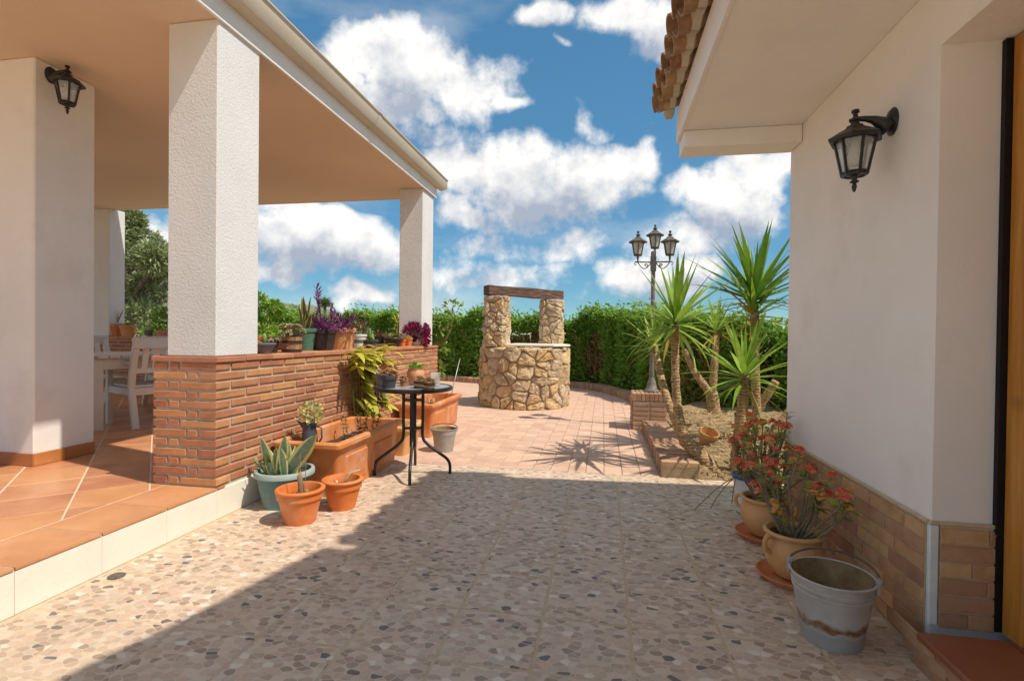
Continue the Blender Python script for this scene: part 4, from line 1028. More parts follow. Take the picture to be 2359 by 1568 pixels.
def shrub(label, loc, H, Wd, n, seed, mats=('bush', 'bush'), ls=.10, tall=()):
    rr = random.Random(seed); lobes = []
    for k in range(9):
        a = rr.uniform(0, 2*pi); r = rr.uniform(0, Wd*.6); lobes.append(((r*cos(a), r*sin(a)*.7, H*rr.uniform(.3, .8)), Wd*rr.uniform(.25, .42)))
    for (dx, z, r) in tall: lobes.append(((dx, 0, z), r))
    return tree('shrub', label, 'shrub', loc, [(0, 0, 0), (.02, 0, H*.25), (0, .02, H*.5)], [.05, .04, .03], lobes, n, ls, list(mats), .42, seed, 'twig')
shrub('bright green leafy shrub rising behind porch near first white column', (-6.9, 9.0, -.05), 1.85, .85, 5200, 31, tall=((.15, 1.75, .18), (.55, 1.62, .15), (-.2, 1.7, .2)))
shrub('bright green bush in front of olive tree beyond the terrace', (-9.2, 9.4, -.05), 1.45, .55, 2200, 33)
shrub('light green shrub growing between back wall and hedge', (-5.2, 9.6, -.05), 1.35, .7, 2600, 35, ('bush', 'hedgelight'))
shrub('thin yellow-green shrub beside far porch column', (-2.95, 8.6, -.05), 1.25, .32, 700, 37, ('bush', 'yellowdk'), tall=((.35, 1.62, .13), (.1, 1.3, .2)))
# distant fan palm
pt = thing('palm_tree', 'small distant palm rising above hedge', 'palm', (-14.3, 38.0, -.05))
pz = onY(748, 700, 38.0)
pt.location = (pz.x, 38.0, -.05)
part('trunk', MB().tube([(0, 0, 0), (.05, 0, 1.5), (0, 0, pz.z)], [.16, .13, .12], 8), 'olivebark', pt, smooth=True)
mb = MB()
for k in range(46):
    a = k*2.4; e = U(-.5, 1.3); d = Vector((cos(a)*cos(e), sin(a)*cos(e), sin(e)))
    for j in range(7): mb.leaf((0, 0, pz.z), d+Vector((U(-.3, .3), U(-.3, .3), U(-.3, .3))), U(.55, .85), .05, .1)
part('crown', mb, 'darkgreen', pt)

# hills on the horizon
mb = MB(); prof = [(-900, 60), (150, 640), (300, 640), (390, 655), (470, 668), (560, 682), (620, 692), (700, 706), (800, 722), (950, 745), (1150, 770)]
D = 330; nr = 12; ridge = []
for i in range(len(prof)-1):
    pass
import bisect
def ridge_z(px):
    for (a, ya_), (b, yb_) in zip(prof[1:-1], prof[2:]):
        if a <= px <= b: return ya_+(yb_-ya_)*(px-a)/(b-a)
    return 640 if px < 150 else 772
cols = [100+k*22 for k in range(50)]
for j in range(nr+1):
    for k, px in enumerate(cols):
        p = onY(px, ridge_z(px)+3*sin(px*.05)+2*sin(px*.13), D); t = j/nr
        mb.v.append((p.x*(.55+.45*t), p.y*(.55+.45*t), -2+(max(p.z, 0)+2)*sin(t*pi/2)**1.4+U(-.8, .8)*t))
nc = len(cols)
for j in range(nr):
    for k in range(nc-1): a = j*nc+k; mb.f.append((a, a+1, a+nc+1, a+nc))
for k in range(nc): v = mb.v[nr*nc+k]; mb.v.append((v[0]*1.4, v[1]*1.4, -3))
for k in range(nc-1): a = nr*nc+k; mb.f.append((a, a+1, a+nc+1, a+nc))
struct('hill', mb, 'hill', smooth=True)

# ------------------------------------------------------------------ pots and plants
def potprof(rt, rb, h, rim=.03, out=.008, wall=.007, fill=.85):
    ri = rt-wall; zi = h*fill; rf_ = rb+(rt-rb)*fill-wall
    return [(0, 0), (rb, 0), (rt-.002, h-rim), (rt+out, h-rim), (rt+out+.001, h-.003), (rt+out-.003, h), (ri, h), (ri-.002, h-.004), (rf_, zi), (0, zi)], rf_, zi
def pot(label, loc, rt, rb, h, mat, rim=.03, out=.008, rz=0, fill=.85, cat='potted plant', name='potted_plant', soil='soil', n=28, wob=None, group=None, mound=.012):
    t = thing(name, label, cat, loc, rz, group)
    pr, rs, zs = potprof(rt, rb, h, rim, out, fill=fill)
    part('pot', MB().lathe(pr[:-1], n, wob=wob), mat, t, auto=40)
    if soil: part('soil', MB().mound(rs+.001, zs-.004, mound), soil, t, smooth=True)
    t['_'] = 0; del t['_']
    return t, zs, rs
def clump(t, mats, c, rx, ry, rz_, n, l, wr=.5, up=.4, name='foliage', flat=.2, seed=0):
    ms = [MB() for _ in mats]
    for _ in range(n):
        v = Vector((random.gauss(0, 1), random.gauss(0, 1), random.gauss(0, 1))).normalized(); k = R()**.4
        p = (c[0]+v.x*rx*k, c[1]+v.y*ry*k, c[2]+v.z*rz_*k)
        ll = l*U(.6, 1.3); random.choice(ms).leaf(p, (v.x+U(-.6, .6), v.y+U(-.6, .6), v.z+up+U(-.5, .5)), ll, ll*wr, flat)
    for m_, mm in zip(ms, mats): part(name, m_, mm, t)
def rosettes(t, mat, c, rad, n, rs, l):
    mb = MB()
    for _ in range(n):
        a = U(0, 2*pi); q_ = rad*sqrt(R()); o = Vector((c[0]+q_*cos(a), c[1]+q_*sin(a), c[2]+U(0, rs)))
        tilt = Vector((cos(a)*q_/rad*.7, sin(a)*q_/rad*.7, 1)).normalized(); k0 = U(0, 6)
        for k in range(11):
            aa = k0+k*2.4; e = .15+k*.09
            x_ = tilt.cross(Vector((0, 1, .1))).normalized(); y_ = tilt.cross(x_)
            d = (x_*cos(aa)+y_*sin(aa))*cos(e)+tilt*sin(e); mb.leaf(o, d, l*(1-.05*k), l*.5, .3, tilt)
    part('foliage', mb, mat, t)
def snake(t, mat, zs, specs, w=.05):
    """broad snake-plant leaves: (x, y, tilt, az, length, width)"""
    for sp in specs:
        (x_, y_, tilt, az, l, ww) = sp[:6]
        me = MB().blade(l, ww, .12, 9, .18, .55, 2.4, wmax=.5, M=Matrix.Rotation(sp[6] if len(sp) > 6 else 0, 4, 'Z')).mesh('leaf', True, MT[mat])
        link('leaf', me, t, (x_, y_, zs-.01), (0, tilt, az))

def zp(zx, zy): return ((620+zx/4.915)*.9212, (700+zy/4.915)*.9212)       # detail-view pixels of the parapet
def on_parapet(zx0, zx1, X):
    c = (zx0+zx1)/2; p = onX(*zp(c, 860), X); d = dep((X, p.y, 1)); return p.y, (zx1-zx0)/4.915*.9212*d/PF/2
PT = WT+.0005
def zat(zx, zy, X):
    return onX(*zp(zx, zy), X).z
# 1 grey bowl
y, r = on_parapet(60, 290, -2.33); t, zs, rs = pot('shallow grey bowl of small cacti beside white porch column', (-2.33, y, PT), .085, .05, .075, 'greypot2', .012, .004)
rosettes(t, 'succ', (0, 0, zs), .05, 5, .01, .03); rosettes(t, 'orangefl', (-.02, -.03, zs), .03, 3, .02, .03)
part('cactus', MB().lathe([(0, 0), (.014, .01), (.016, .05), (.01, .075), (0, .08)], 8, (.03, -.02, zs)), 'smallgreen', t, smooth=True)
# 2 brown urn
y, r = on_parapet(255, 365, -2.36); t, zs, rs = pot('small dark brown urn of succulents between grey bowl and wooden tub', (-2.37, y, PT), .052, .035, .10, 'dark', .015, .006)
rosettes(t, 'succ', (0, 0, zs), .06, 9, .03, .032)
# 3 red pot
y, r = on_parapet(125, 245, -2.57); t, zs, rs = pot('red-brown pot with green plant at back edge of parapet beside column', (-2.57, y, PT), .055, .042, .12, 'terracotta', .025, .006)
clump(t, ['smallgreen', 'bush'], (0, 0, zs+.05), .06, .06, .05, 110, .045)
# 4 barrel
def barrel_tub(label, loc, rt, rb, h, name='potted_plant', staves=14):
    t = thing(name, label, 'potted plant', loc)
    part('liner', MB().lathe([(0, .004), (rb-.012, .004), (rt-.014, h*.97), (rt-.02, h*.97), (rt-.022, h*.86), (0, h*.86)], 20), 'dark', t)
    for k in range(staves):
        a = 2*pi*k/staves; wv = 2*pi*rb/staves*.48; wt = 2*pi*rt/staves*.48
        vs = [Vector((rb-.013, -wv, 0)), Vector((rb, -wv, 0)), Vector((rb, wv, 0)), Vector((rb-.013, wv, 0)), Vector((rt-.013, -wt, h)), Vector((rt, -wt, h)), Vector((rt, wt, h)), Vector((rt-.013, wt, h))]
        M = Matrix.Rotation(a, 3, 'Z'); part('stave', MB().add([M @ v for v in vs], [(0, 3, 2, 1), (4, 5, 6, 7), (0, 1, 5, 4), (1, 2, 6, 5), (2, 3, 7, 6), (3, 0, 4, 7)]), 'barrel', t)
    for zf in (.12, .68):
        q_ = rb+(rt-rb)*zf+.001; part('hoop', MB().lathe([(q_, h*zf-.009), (q_+.005, h*zf-.008), (q_+.006, h*zf+.008), (q_+.001, h*zf+.01)], 24), 'dark', t)
    part('soil', MB().mound(rt-.02, h*.86, .012), 'soil', t, smooth=True)
    return t, h*.86, rt-.02
y, r = on_parapet(420, 660, -2.33); t, zs, rs = barrel_tub('small wooden tub brimming with pale succulents on brick parapet', (-2.33, y, PT), .078, .066, .115)
rosettes(t, 'succ', (0, 0, zs+.02), .085, 40, .08, .042)
# 5 green pot with snake plant
y, r = on_parapet(600, 810, -2.46); t, zs, rs = pot('tall dark green pot with dark snake plant on brick parapet', (-2.46, y, PT), .082, .06, .185, 'greenpot', .03, .006)
snake(t, 'sansdk', zs, [(U(-.03, .03), U(-.03, .03), U(.05, .5), k*2.4, (.31 if k < 3 else U(.16, .24)), U(.036, .05)) for k in range(11)])
# 6 dark half barrel, purple
y, r = on_parapet(760, 1050, -2.40); t, zs, rs = pot('dark half-barrel planter of purple trailing plant on brick parapet', (-2.40, y, PT), .118, .092, .165, 'dark', .02, .004, wob=lambda a, j: 1+.012*cos(a*16))
def tradescantia(t, zs, n, L, spread, mat='purple'):
    ms = MB(); mf = MB()
    for k in range(n):
        a = U(0, 2*pi); e = U(.4, 1.4); l = L*U(.5, 1.1); p = Vector((U(-.05, .05), U(-.05, .05), zs)); d = Vector((cos(a)*cos(e), sin(a)*cos(e), sin(e))); pts = [p.copy()]
        for i in range(7):
            p = p+d*l/7; d = (d+Vector((U(-.15, .15), U(-.15, .15), -.10*spread))).normalized(); pts.append(p.copy())
            for s_ in (1, -1):
                q_ = d.cross(Vector((U(-1, 1), U(-1, 1), .3))).normalized()*s_; mf.leaf(p, d*.8+q_*.8+Vector((0, 0, .25)), U(.045, .08), U(.012, .019), .3, (0, 0, 1))
        ms.tube(pts, .0035, 5, False)
    part('stem', ms, mat, t); part('foliage', mf, mat, t)
tradescantia(t, zs, 20, .24, 1.0)
mb = MB(); mf = MB()
for (dx, dy, hh) in ((.02, -.12, .40), (-.03, -.05, .36), (.04, -.16, .30)):
    mb.tube([(0, 0, zs), (dx*.4, dy*.4, zs+hh*.6), (dx, dy, zs+hh)], .004, 5)
    for k in range(9): mf.leaf((dx*(.55+.05*k), dy*(.55+.05*k), zs+hh*(.72+.035*k)), (U(-1, 1), U(-1, 1), .9), .06, .015, .2)
part('stem', mb, 'purple', t); part('foliage', mf, 'purple', t)
# 7 peach pot
y, r = on_parapet(1020, 1310, -2.40); t, zs, rs = pot('large peach terracotta pot with moulded basket pattern and purple plant', (-2.41, y, PT), .115, .088, .195, 'peach', .035, .012, wob=lambda a, j: 1+(.014*cos(a*14) if j == 1 or j == 2 else 0))
tradescantia(t, zs, 18, .24, 1.0)
mb = MB()
for k in range(10): a = -.6+U(-1, 1)*.5; mb.tube([(cos(a)*.08, sin(a)*.10, zs+.02), (cos(a)*.13, sin(a)*.15, zs), (cos(a)*.145, sin(a)*.16, zs-U(.05, .13))], .002, 4)
part('stem', mb, 'succred', t)
# 8 white pot
y, r = on_parapet(1290, 1450, -2.42); t, zs, rs = pot('white painted pot with dry plant between peach pot and small cactus pot', (-2.42, y, PT), .072, .055, .14, 'enamel', .02, .005)
part('painted_band', MB().lathe([(.0605, .05), (.0625, .052), (.0665, .085), (.0645, .087)], 24), 'greenpot', t)
clump(t, ['succbrown', 'darkgreen', 'purple'], (0, 0, zs+.07), .07, .07, .07, 130, .045, .3)
# 9 cactus
y, r = on_parapet(1420, 1600, -2.31); t, zs, rs = pot('small charcoal pot holding two green cacti at front edge of parapet', (-2.31, y, PT), .068, .05, .085, 'greypot', .015, .006, n=20)
for k, (a, b, hh, rr_) in enumerate(((-.015, .0, .13, .018), (.02, -.015, .06, .02), (.0, .03, .085, .014))):
    part('cactus', MB().lathe([(0, 0), (rr_*.8, .004), (rr_, hh*.4), (rr_*.8, hh*.85), (0, hh)], 12, (a, b, zs), lambda q_, j: 1+.16*cos(q_*6)), 'smallgreen', t, smooth=True)
clump(t, ['yleaf', 'smallgreen'], (0, 0, zs+.015), .045, .045, .015, 40, .03)
# 10 black
y, r = on_parapet(1560, 1670, -2.55); t, zs, rs = pot('plain black nursery pot at back edge of brick parapet', (-2.55, y, PT), .06, .048, .12, 'black', .015, .005)
clump(t, ['darkgreen', 'burgundy'], (0, 0, zs+.03), .05, .05, .03, 50, .04)
# 11 dark bowl
y, r = on_parapet(1685, 1890, -2.36); t, zs, rs = pot('dark brown bowl of tan succulents on brick parapet', (-2.36, y, PT), .098, .062, .10, 'dark', .018, .006)
rosettes(t, 'succ', (0, 0, zs), .10, 14, .05, .035); rosettes(t, 'succbrown', (0, 0, zs), .11, 16, .06, .035)
mb = MB().tube([(0, .03, zs), (.01, .08, zs+.12), (-.02, .15, zs+.26)], .004, 5); part('stem', mb, 'yellowdk', t)
clump(t, ['yellowleaf'], (-.015, .13, zs+.19), .02, .05, .09, 18, .05, .3)
# 12 two orange pots
for k, (a, b, X) in enumerate(((1862, 1925, -2.33), (1925, 1998, -2.36))):
    y, r = on_parapet(a, b, X); t, zs, rs = pot(('smaller' if k == 0 else 'larger')+' bright orange pot squeezed beside burgundy plant on parapet', (X, y+k*.03, PT), .04+.006*k, .033, .085+.014*k, 'orangepot', .02, .005)
    rosettes(t, 'succbrown' if k == 0 else 'yleaf', (0, 0, zs), .035, 6, .03, .03)
# 13 burgundy
y, r = on_parapet(1990, 2150, -2.33); t, zs, rs = pot('dark pot overflowing with burgundy foliage at far porch column', (-2.33, y, PT), .088, .065, .115, 'dark', .02, .005)
clump(t, ['burgundy', 'burgundy', 'purple'], (.0, 0, zs+.10), .15, .17, .10, 1300, .042, .62); clump(t, ['burgundy'], (.11, -.02, zs+.0), .07, .10, .09, 320, .042, .6, -.4)

# pots on the back wall of the terrace
BWT = ZT+.832
for k, (px, rt, h, lab, mat) in enumerate(((264, .105, .19, 'terracotta pot with spiky snake plant on terrace back wall', 'terracotta'), (294, .105, .165, 'squat terracotta pot with low plant on terrace back wall', 'terracotta'), (342, .06, .10, 'tiny purple-grey pot with yellow flower on terrace back wall', 'greypot2'), (372, .09, .10, 'low terracotta bowl with leafy plant on terrace back wall', 'terracotta'))):
    p = onY(px, 770, 6.56); t, zs, rs = pot(lab, (p.x, 6.565, BWT), rt, rt*.75, h, mat, .04, .006)
    if k == 0: snake(t, 'sansdk', zs, [(U(-.03, .03), U(-.03, .03), tl, az, l, .04) for tl, az, l in ((.95, pi, .34), (.1, 0, .2), (.2, 2, .22), (.35, .3, .3), (.3, 4, .2), (.5, 5, .2))])
    elif k == 1: clump(t, ['darkgreen', 'smallgreen'], (0, 0, zs+.02), .08, .08, .025, 60, .04)
    elif k == 2: clump(t, ['yellowfl', 'smallgreen', 'bush'], (0, 0, zs+.05), .06, .06, .06, 90, .045)
    else: clump(t, ['bush', 'smallgreen'], (0, 0, zs+.17), .13, .12, .2, 420, .06)
bx0 = onY(206, 770, 6.56); o = part('storage_box', MB().box(-.12, .1, -.07, .07, 0, .085), 'darkbox', None, (bx0.x-.03, 6.57, BWT), bev=.006)
tag(o, 'small navy box on terrace back wall beside white pillar', 'box')

# ------------------------------------------------------------------ terrace furniture
def chair(loc, rz, label):
    """faces +X; origin on the floor under the seat centre"""
    t = thing('armchair', label, 'chair', loc, rz)
    W2, Dp, SH, BHt = .27, .25, .40, .85
    for s_ in (-1, 1):
        mb = MB(); p = [(-Dp-.10, 0), (-Dp+.0, .38), (-Dp-.03, .55), (-Dp-.12, BHt)]
        for (a, b), (c, d) in zip(p[:-1], p[1:]): mb.bar((a, s_*W2, b), (c, s_*W2, d+.006), .045, .05, (0, 1, 0))
        part('back_leg', mb, 'whitewood', t, bev=.003)
        part('front_leg', MB().box(Dp-.05, Dp, s_*W2-.0225, s_*W2+.0225, 0, .60), 'whitewood', t, bev=.003)
        part('armrest', MB().box(-Dp-.02, Dp+.02, s_*W2-.03, s_*W2+.03, .60, .625), 'whitewood', t, bev=.004)
        part('side_rail', MB().box(-Dp, Dp-.05, s_*W2-.014, s_*W2+.014, .31, .375), 'whitewood', t, bev=.002)
    part('front_rail', MB().box(Dp-.04, Dp-.012, -W2+.023, W2-.023, .31, .375), 'whitewood', t)
    part('back_rail', MB().box(-Dp-.02, -Dp+.01, -W2+.023, W2-.023, .31, .375), 'whitewood', t)
    part('seat', MB().box(-Dp, Dp+.01, -W2+.024, W2-.024, .378, .40), 'whitewood', t, bev=.005)
    tx = lambda z: -Dp-.03-.09*(z-.55)/.30
    part('top_rail', MB().bar((tx(.80), -W2-.03, .80), (tx(.80), W2+.03, .80), .028, .10, (.29, 0, 1)), 'whitewood', t, bev=.004)
    part('lower_rail', MB().bar((tx(.54), -W2+.023, .54), (tx(.54), W2-.023, .54), .026, .05, (.29, 0, 1)), 'whitewood', t, bev=.003)
    for k in range(5):
        yy = -.18+.09*k; part('back_slat', MB().bar((tx(.55), yy, .55), (tx(.77), yy, .77), .05, .014, (1, 0, 0)), 'whitewood', t)
    return t
fa = atan2(.37, -.93)
ctr = (Vector((-4.25, 4.06, 0))+Vector((-4.62, 4.74, 0)))/2+Vector((-.05, .02, 0))
chair((ctr.x, ctr.y, ZT), fa, 'white wooden armchair with its back to the brick parapet')
tx_, ty_ = Vector((.37, .93, 0)), Vector((-.93, .37, 0))
tbl = thing('garden_table', 'white slatted wooden garden table on covered terrace', 'table', (-4.52, 3.88, ZT), atan2(ty_.y, ty_.x))
# local +X = away from parapet, local +Y = towards the camera side, table runs to -Y
TL, TWd = 1.5, .92
for (a, b) in ((.03, -.02), (.03, -TL+.08), (TWd-.1, -.02), (TWd-.1, -TL+.08)): part('leg', MB().box(a-.035, a+.045, b-.04, b+.04, 0, .66), 'whitewood', tbl, bev=.004)
part('apron', MB().box(.0, .022, -TL+.12, -.06, .56, .655), 'whitewood', tbl); part('apron', MB().box(.075, TWd-.14, -.03, -.01, .56, .655), 'whitewood', tbl)
part('frame_board', MB().box(-.05, TWd, .03, .10, .662, .69), 'whitewood', tbl, bev=.004)
for k in range(16): part('plank', MB().box(-.05, TWd, -TL+.04+.0925*k-.01, -TL+.04+.0925*k+.070, .662, .69), 'whitewood', tbl, bev=.005)
chair((-5.55, 4.75, ZT), fa+pi+.1, 'white wooden armchair across the table next to brick back wall')
chair((-5.25, 5.62, ZT), fa+pi, 'white wooden armchair across the table beneath potted snake plant')

# ------------------------------------------------------------------ floor group by the parapet
t, zs, rs = pot('ribbed teal pot with variegated snake plant at foot of parapet', (-2.005, 2.965, 0), .165, .125, .225, 'teal', .03, .012, wob=lambda a, j: 1+(.012*cos(a*30) if j in (1, 2) else 0), n=90, fill=.88)
part('rim', MB().lathe([(.167, .195), (.181, .196), (.183, .215), (.178, .229), (.160, .2285), (.158, .222)], 40), 'tealrim', t, auto=40)
snake(t, 'sans', zs, [(-.05, -.06, -.28, 0, .26, .066, -1.5), (.0, -.07, .2, 0, .28, .075, -1.5), (.06, -.09, -.12, 0, .20, .06, -1.5), (.02, -.03, .10, 1, .2, .055), (-.09, .02, .35, 2.8, .17, .05), (.03, -.07, .72, -.12, .40, .095, -1.3), (.10, -.05, .15, 2, .2, .05), (-.02, .05, .2, 2, .2, .055), (.06, .05, .3, .8, .2, .05), (-.1, -.05, .5, 3.4, .15, .045), (-.04, -.02, .12, 5, .19, .05), (.08, .02, .25, .3, .18, .05), (-.07, .06, .3, 2.2, .17, .05)])
clump(t, ['darkgreen'], (-.05, -.03, zs+.06), .09, .08, .05, 60, .07, .2, .9)
for k, (x_, y_, rt, h) in enumerate(((-1.735, 2.715, .122, .197), (-1.615, 2.985, .112, .185))):
    t, zs, rs = pot('orange plastic pot with '+('dried upright stump and root lumps' if k == 0 else 'single bare twig leaning over its rim'), (x_, y_, 0), rt, rt*.70, h, 'orangepot', .055, .006, fill=.72)
    part('rim', MB().lathe([(rt+.004, h-.018), (rt+.016, h-.016), (rt+.017, h-.004), (rt+.010, h+.001), (rt-.006, h+.0005)], 36), 'orangepot', t, smooth=True)
    if k == 0:
        part('stump', MB().tube([(0, .0, zs-.01), (.0, .01, zs+.05), (-.006, .0, zs+.12), (.0, 0, zs+.15)], [.02, .018, .014, .004], 8), 'twig', t, smooth=True)
        part('stem', MB().tube([(0, 0, zs+.1), (-.005, 0, zs+.25)], .002, 5).tube([(.03, 0, zs+.05), (.035, 0, zs+.22)], .002, 5), 'twig', t)
        mb = MB()
        for q_ in range(9): a = U(0, 6.28); r_ = U(.02, .06); s2 = U(.008, .02); mb.lathe([(0, zs), (s2, zs+s2*.5), (s2*.7, zs+s2*1.5), (0, zs+s2*1.9)], 7, (r_*cos(a), r_*sin(a), 0), lambda a_, j: U(.7, 1.2))
        part('root_lump', mb, 'twig', t)
    else:
        part('stem', MB().tube([(.0, 0, zs), (.03, .0, zs+.05), (.05, .02, zs+.085), (.10, .04, zs+.10)], [.011, .009, .008, .005], 7), 'straw', t, smooth=True)
        clump(t, ['straw', 'enamel'], (-.01, 0, zs+.012), .06, .05, .01, 26, .04, .4, 0)

def trough(name, label, x0, x1, y0, y1, h, mat, plants=True):
    t = thing(name, label, 'planter', ((x0+x1)/2, (y0+y1)/2, 0)); a = (x1-x0)/2; b = (y1-y0)/2; tp = .055
    mb = MB()
    def ringp(ax, by, z, r=.03, n=4):
        pts = []
        for (sx, sy, a0) in ((1, 1, 0), (-1, 1, pi/2), (-1, -1, pi), (1, -1, 1.5*pi)):
            for k in range(n+1): q_ = a0+pi/2*k/n; pts.append((sx*(ax-r)+r*cos(q_), sy*(by-r)+r*sin(q_), z))
        return pts
    rings = [ringp(a-tp-.03, b-tp-.03, .004), ringp(a-tp, b-tp, 0.0), ringp(a-.035, b-.035, h-.07), ringp(a-.03, b-.03, h-.055), ringp(a-.012, b-.012, h-.05), ringp(a, b, h-.035), ringp(a, b, h-.012), ringp(a-.01, b-.01, h), ringp(a-.04, b-.04, h), ringp(a-.048, b-.048, h-.01), ringp(a-.055, b-.055, h*.62)]
    m_ = len(rings[0])
    for r_ in rings: mb.v += r_
    for j in range(len(rings)-1):
        for k in range(m_): k2 = (k+1) % m_; mb.f.append((j*m_+k, j*m_+k2, (j+1)*m_+k2, (j+1)*m_+k))
    mb.f.append(tuple(range(m_-1, -1, -1)))
    part('tub', mb, mat, t, auto=35)
    # raised panels on the long side
    pan = MB()
    for k in range(2):
        c0 = -b+.14+k*(2*b-.2)/2; c1 = c0+(2*b-.2)/2-.10
        f = lambda z: a-tp+(z/(h-.07))*(tp-.035)
        pan.add([(f(.04)-.004, c0, .04), (f(.04)-.004, c1, .04), (f(h-.11)-.004, c1, h-.11), (f(h-.11)-.004, c0, h-.11), (f(.04)+.008, c0+.012, .05), (f(.04)+.008, c1-.012, .05), (f(h-.11)+.008, c1-.012, h-.12), (f(h-.11)+.008, c0+.012, h-.12)], [(4, 5, 6, 7), (0, 1, 5, 4), (1, 2, 6, 5), (2, 3, 7, 6), (3, 0, 4, 7)])
    part('panel', pan, mat, t)
    so_ = MB(); nx, ny = 6, 14; aa, bb = a-.055, b-.055
    for j in range(ny+1):
        for i in range(nx+1): so_.v.append((-aa+2*aa*i/nx, -bb+2*bb*j/ny, h*.66+U(-.012, .012)))
    for j in range(ny):
        for i in range(nx): q_ = j*(nx+1)+i; so_.f.append((q_, q_+1, q_+nx+2, q_+nx+1))
    part('soil', so_, 'soil', t, smooth=True)
    return t, h*.66, a, b
t, zs, a, b = trough('planter', 'large terracotta trough with sparse stems along brick parapet', -2.20, -1.70, 3.10, 4.20, .37, 'terracotta')
for k in range(9):
    x_, y_ = U(-.12, .14), U(-.05, .44) if k else .05; hh = U(.12, .26); mb = MB(); mf = MB(); pts = [Vector((x_, y_, zs))]
    for i in range(6):
        pts.append(pts[-1]+Vector((U(-.012, .012), U(-.012, .012), hh/6)))
        for j in range(4): mf.leaf(pts[-1], (U(-1, 1), U(-1, 1), U(-.2, .6)), U(.018, .032), .013, .2)
    mb.tube(pts, .003, 5); part('stem', mb, 'twig', t); part('foliage', mf, 'darkgreen', t)
# slate jug standing in the trough
jg = thing('jug', 'slate blue enamel jug of yellow-white flowers standing in terracotta trough', 'jug', (-2.04, 3.30, zs))
part('body', MB().lathe([(0, 0), (.062, 0), (.064, .01), (.05, .15), (.043, .19), (.052, .225), (.048, .226), (.038, .19), (.04, .10), (0, .10)], 24), 'bluejug', jg, auto=40)
part('spout', MB().add([(-.035, -.03, .20), (-.035, .03, .20), (-.105, .0, .238), (-.03, -.02, .165), (-.03, .02, .165), (-.10, 0, .230)], [(0, 1, 2), (3, 5, 4), (0, 2, 5, 3), (2, 1, 4, 5)]), 'bluejug', jg)
part('handle', MB().tube([(.045, 0, .20), (.09, .0, .19), (.095, 0, .12), (.055, 0, .06)], .006, 7), 'bluejug', jg, smooth=True)
clump(jg, ['yellowfl', 'yellowfl', 'succ'], (0.01, 0, .29), .075, .075, .075, 330, .026, .9, name='flower')
t, zs2, a, b = trough('planter', 'smaller tan-orange trough between the two large terracotta troughs', -2.16, -1.70, 4.30, 4.74, .27, 'peach')
t, zs3, a, b = trough('planter', 'terracotta trough with dry stems furthest along the parapet', -2.19, -1.74, 5.12, 6.22, .365, 'terracotta')
clump(t, ['succred', 'straw'], (0, -.1, zs3+.04), .12, .36, .05, 170, .05, .2, .8)
sk_ = thing('plant_stake', 'thin bare metal stake leaning out of furthest terracotta trough', 'stake', (-1.86, 6.04, zs3-.02))
part('rod', MB().tube([(0, 0, 0), (.03, .08, .25), (.07, .2, .56)], .0055, 7), 'metalrod', sk_, smooth=True)
part('rod_tip', MB().lathe([(0, .556), (.008, .557), (.008, .575), (0, .578)], 8, (.071, .202, 0)), 'metalrod', sk_)

# trailing yellow-green plant on the wall
ep = thing('trailing_plant', 'yellow-green strap-leaved plant spilling down the brick parapet', 'plant', (-2.16, 4.42, .28))
mb = MB(); stems = []
for k in range(13):
    y0 = U(-.33, .30); top = Vector((-.02+U(-.01, .02), y0, .60+U(-.0, .03))); pts = [Vector((U(-.02, .03), y0*.6, -.03)), Vector((.0+U(-.01, .02), y0*.8, .2)), Vector((.0, y0*.9, .45)), Vector((-.005, y0, .56)), top]
    stems.append(pts); mb.tube(pts, [.007, .007, .006, .005, .004], 6)
part('stem', mb, 'yellowdk', ep, smooth=True)
for k in range(150):
    top = R() < .42
    if top: p = Vector((U(-.06, .04), U(-.42, .30), U(.48, .635))); l = U(.16, .30); rot = (U(-.3, .3), U(.7, 1.5), U(-.9, .9)); dr = U(1.0, 1.9)
    else: f = R(); p = Vector((U(-.03, .05), U(-.30, .26)+.16*(1-f), .06+.56*f)); l = U(.12, .24); rot = (U(-.35, .35), U(1.7, 2.7), U(-1.0, 1.0)); dr = U(-.2, .5)
    mt_ = 'yellowleaf' if (top and R() < .9) or R() < .55 else 'yellowdk'
    me = MB().blade(l, U(.042, .072), dr, 7, .16, .45, 2.2, wmax=.5).mesh('leaf', True, MT[mt_])
    link('leaf', me, ep, p, rot)

# bistro table and what stands on it
TC = Vector((-1.462, 3.80, 0)); bt = thing('bistro_table', 'round black bistro table with frosted glass top and curved legs', 'table', TC)
TH_ = .695
part('rim', MB().lathe([(.285, TH_-.030), (.300, TH_-.030), (.305, TH_-.02), (.305, TH_-.004), (.298, TH_+.001), (.284, TH_+.001)], 56), 'black', bt, auto=40)
part('glass_top', MB().lathe([(0, TH_-.012), (.286, TH_-.012), (.286, TH_-.003), (0, TH_-.003)], 56), 'tableglass', bt, auto=40)
part('under_frame', MB().bar((-.285, 0, TH_-.022), (.285, 0, TH_-.022), .03, .014).bar((0, -.285, TH_-.0225), (0, .285, TH_-.0225), .03, .013), 'black', bt)
part('centre_post', MB().tube([(0, 0, .22), (0, 0, TH_-.02)], .026, 14), 'black', bt, smooth=True)
for k in range(4):
    a = radians(-73)+k*pi/2; c_, s_ = cos(a), sin(a)
    P = catmull([(r_*c_, r_*s_, z) for r_, z in ((.075, TH_-.025), (.075, .45), (.075, .30), (.11, .24), (.20, .17), (.265, .12), (.29, .07), (.29, 0))], 5)
    part('leg', MB().tube(P, .012, 9), 'black', bt, smooth=True)
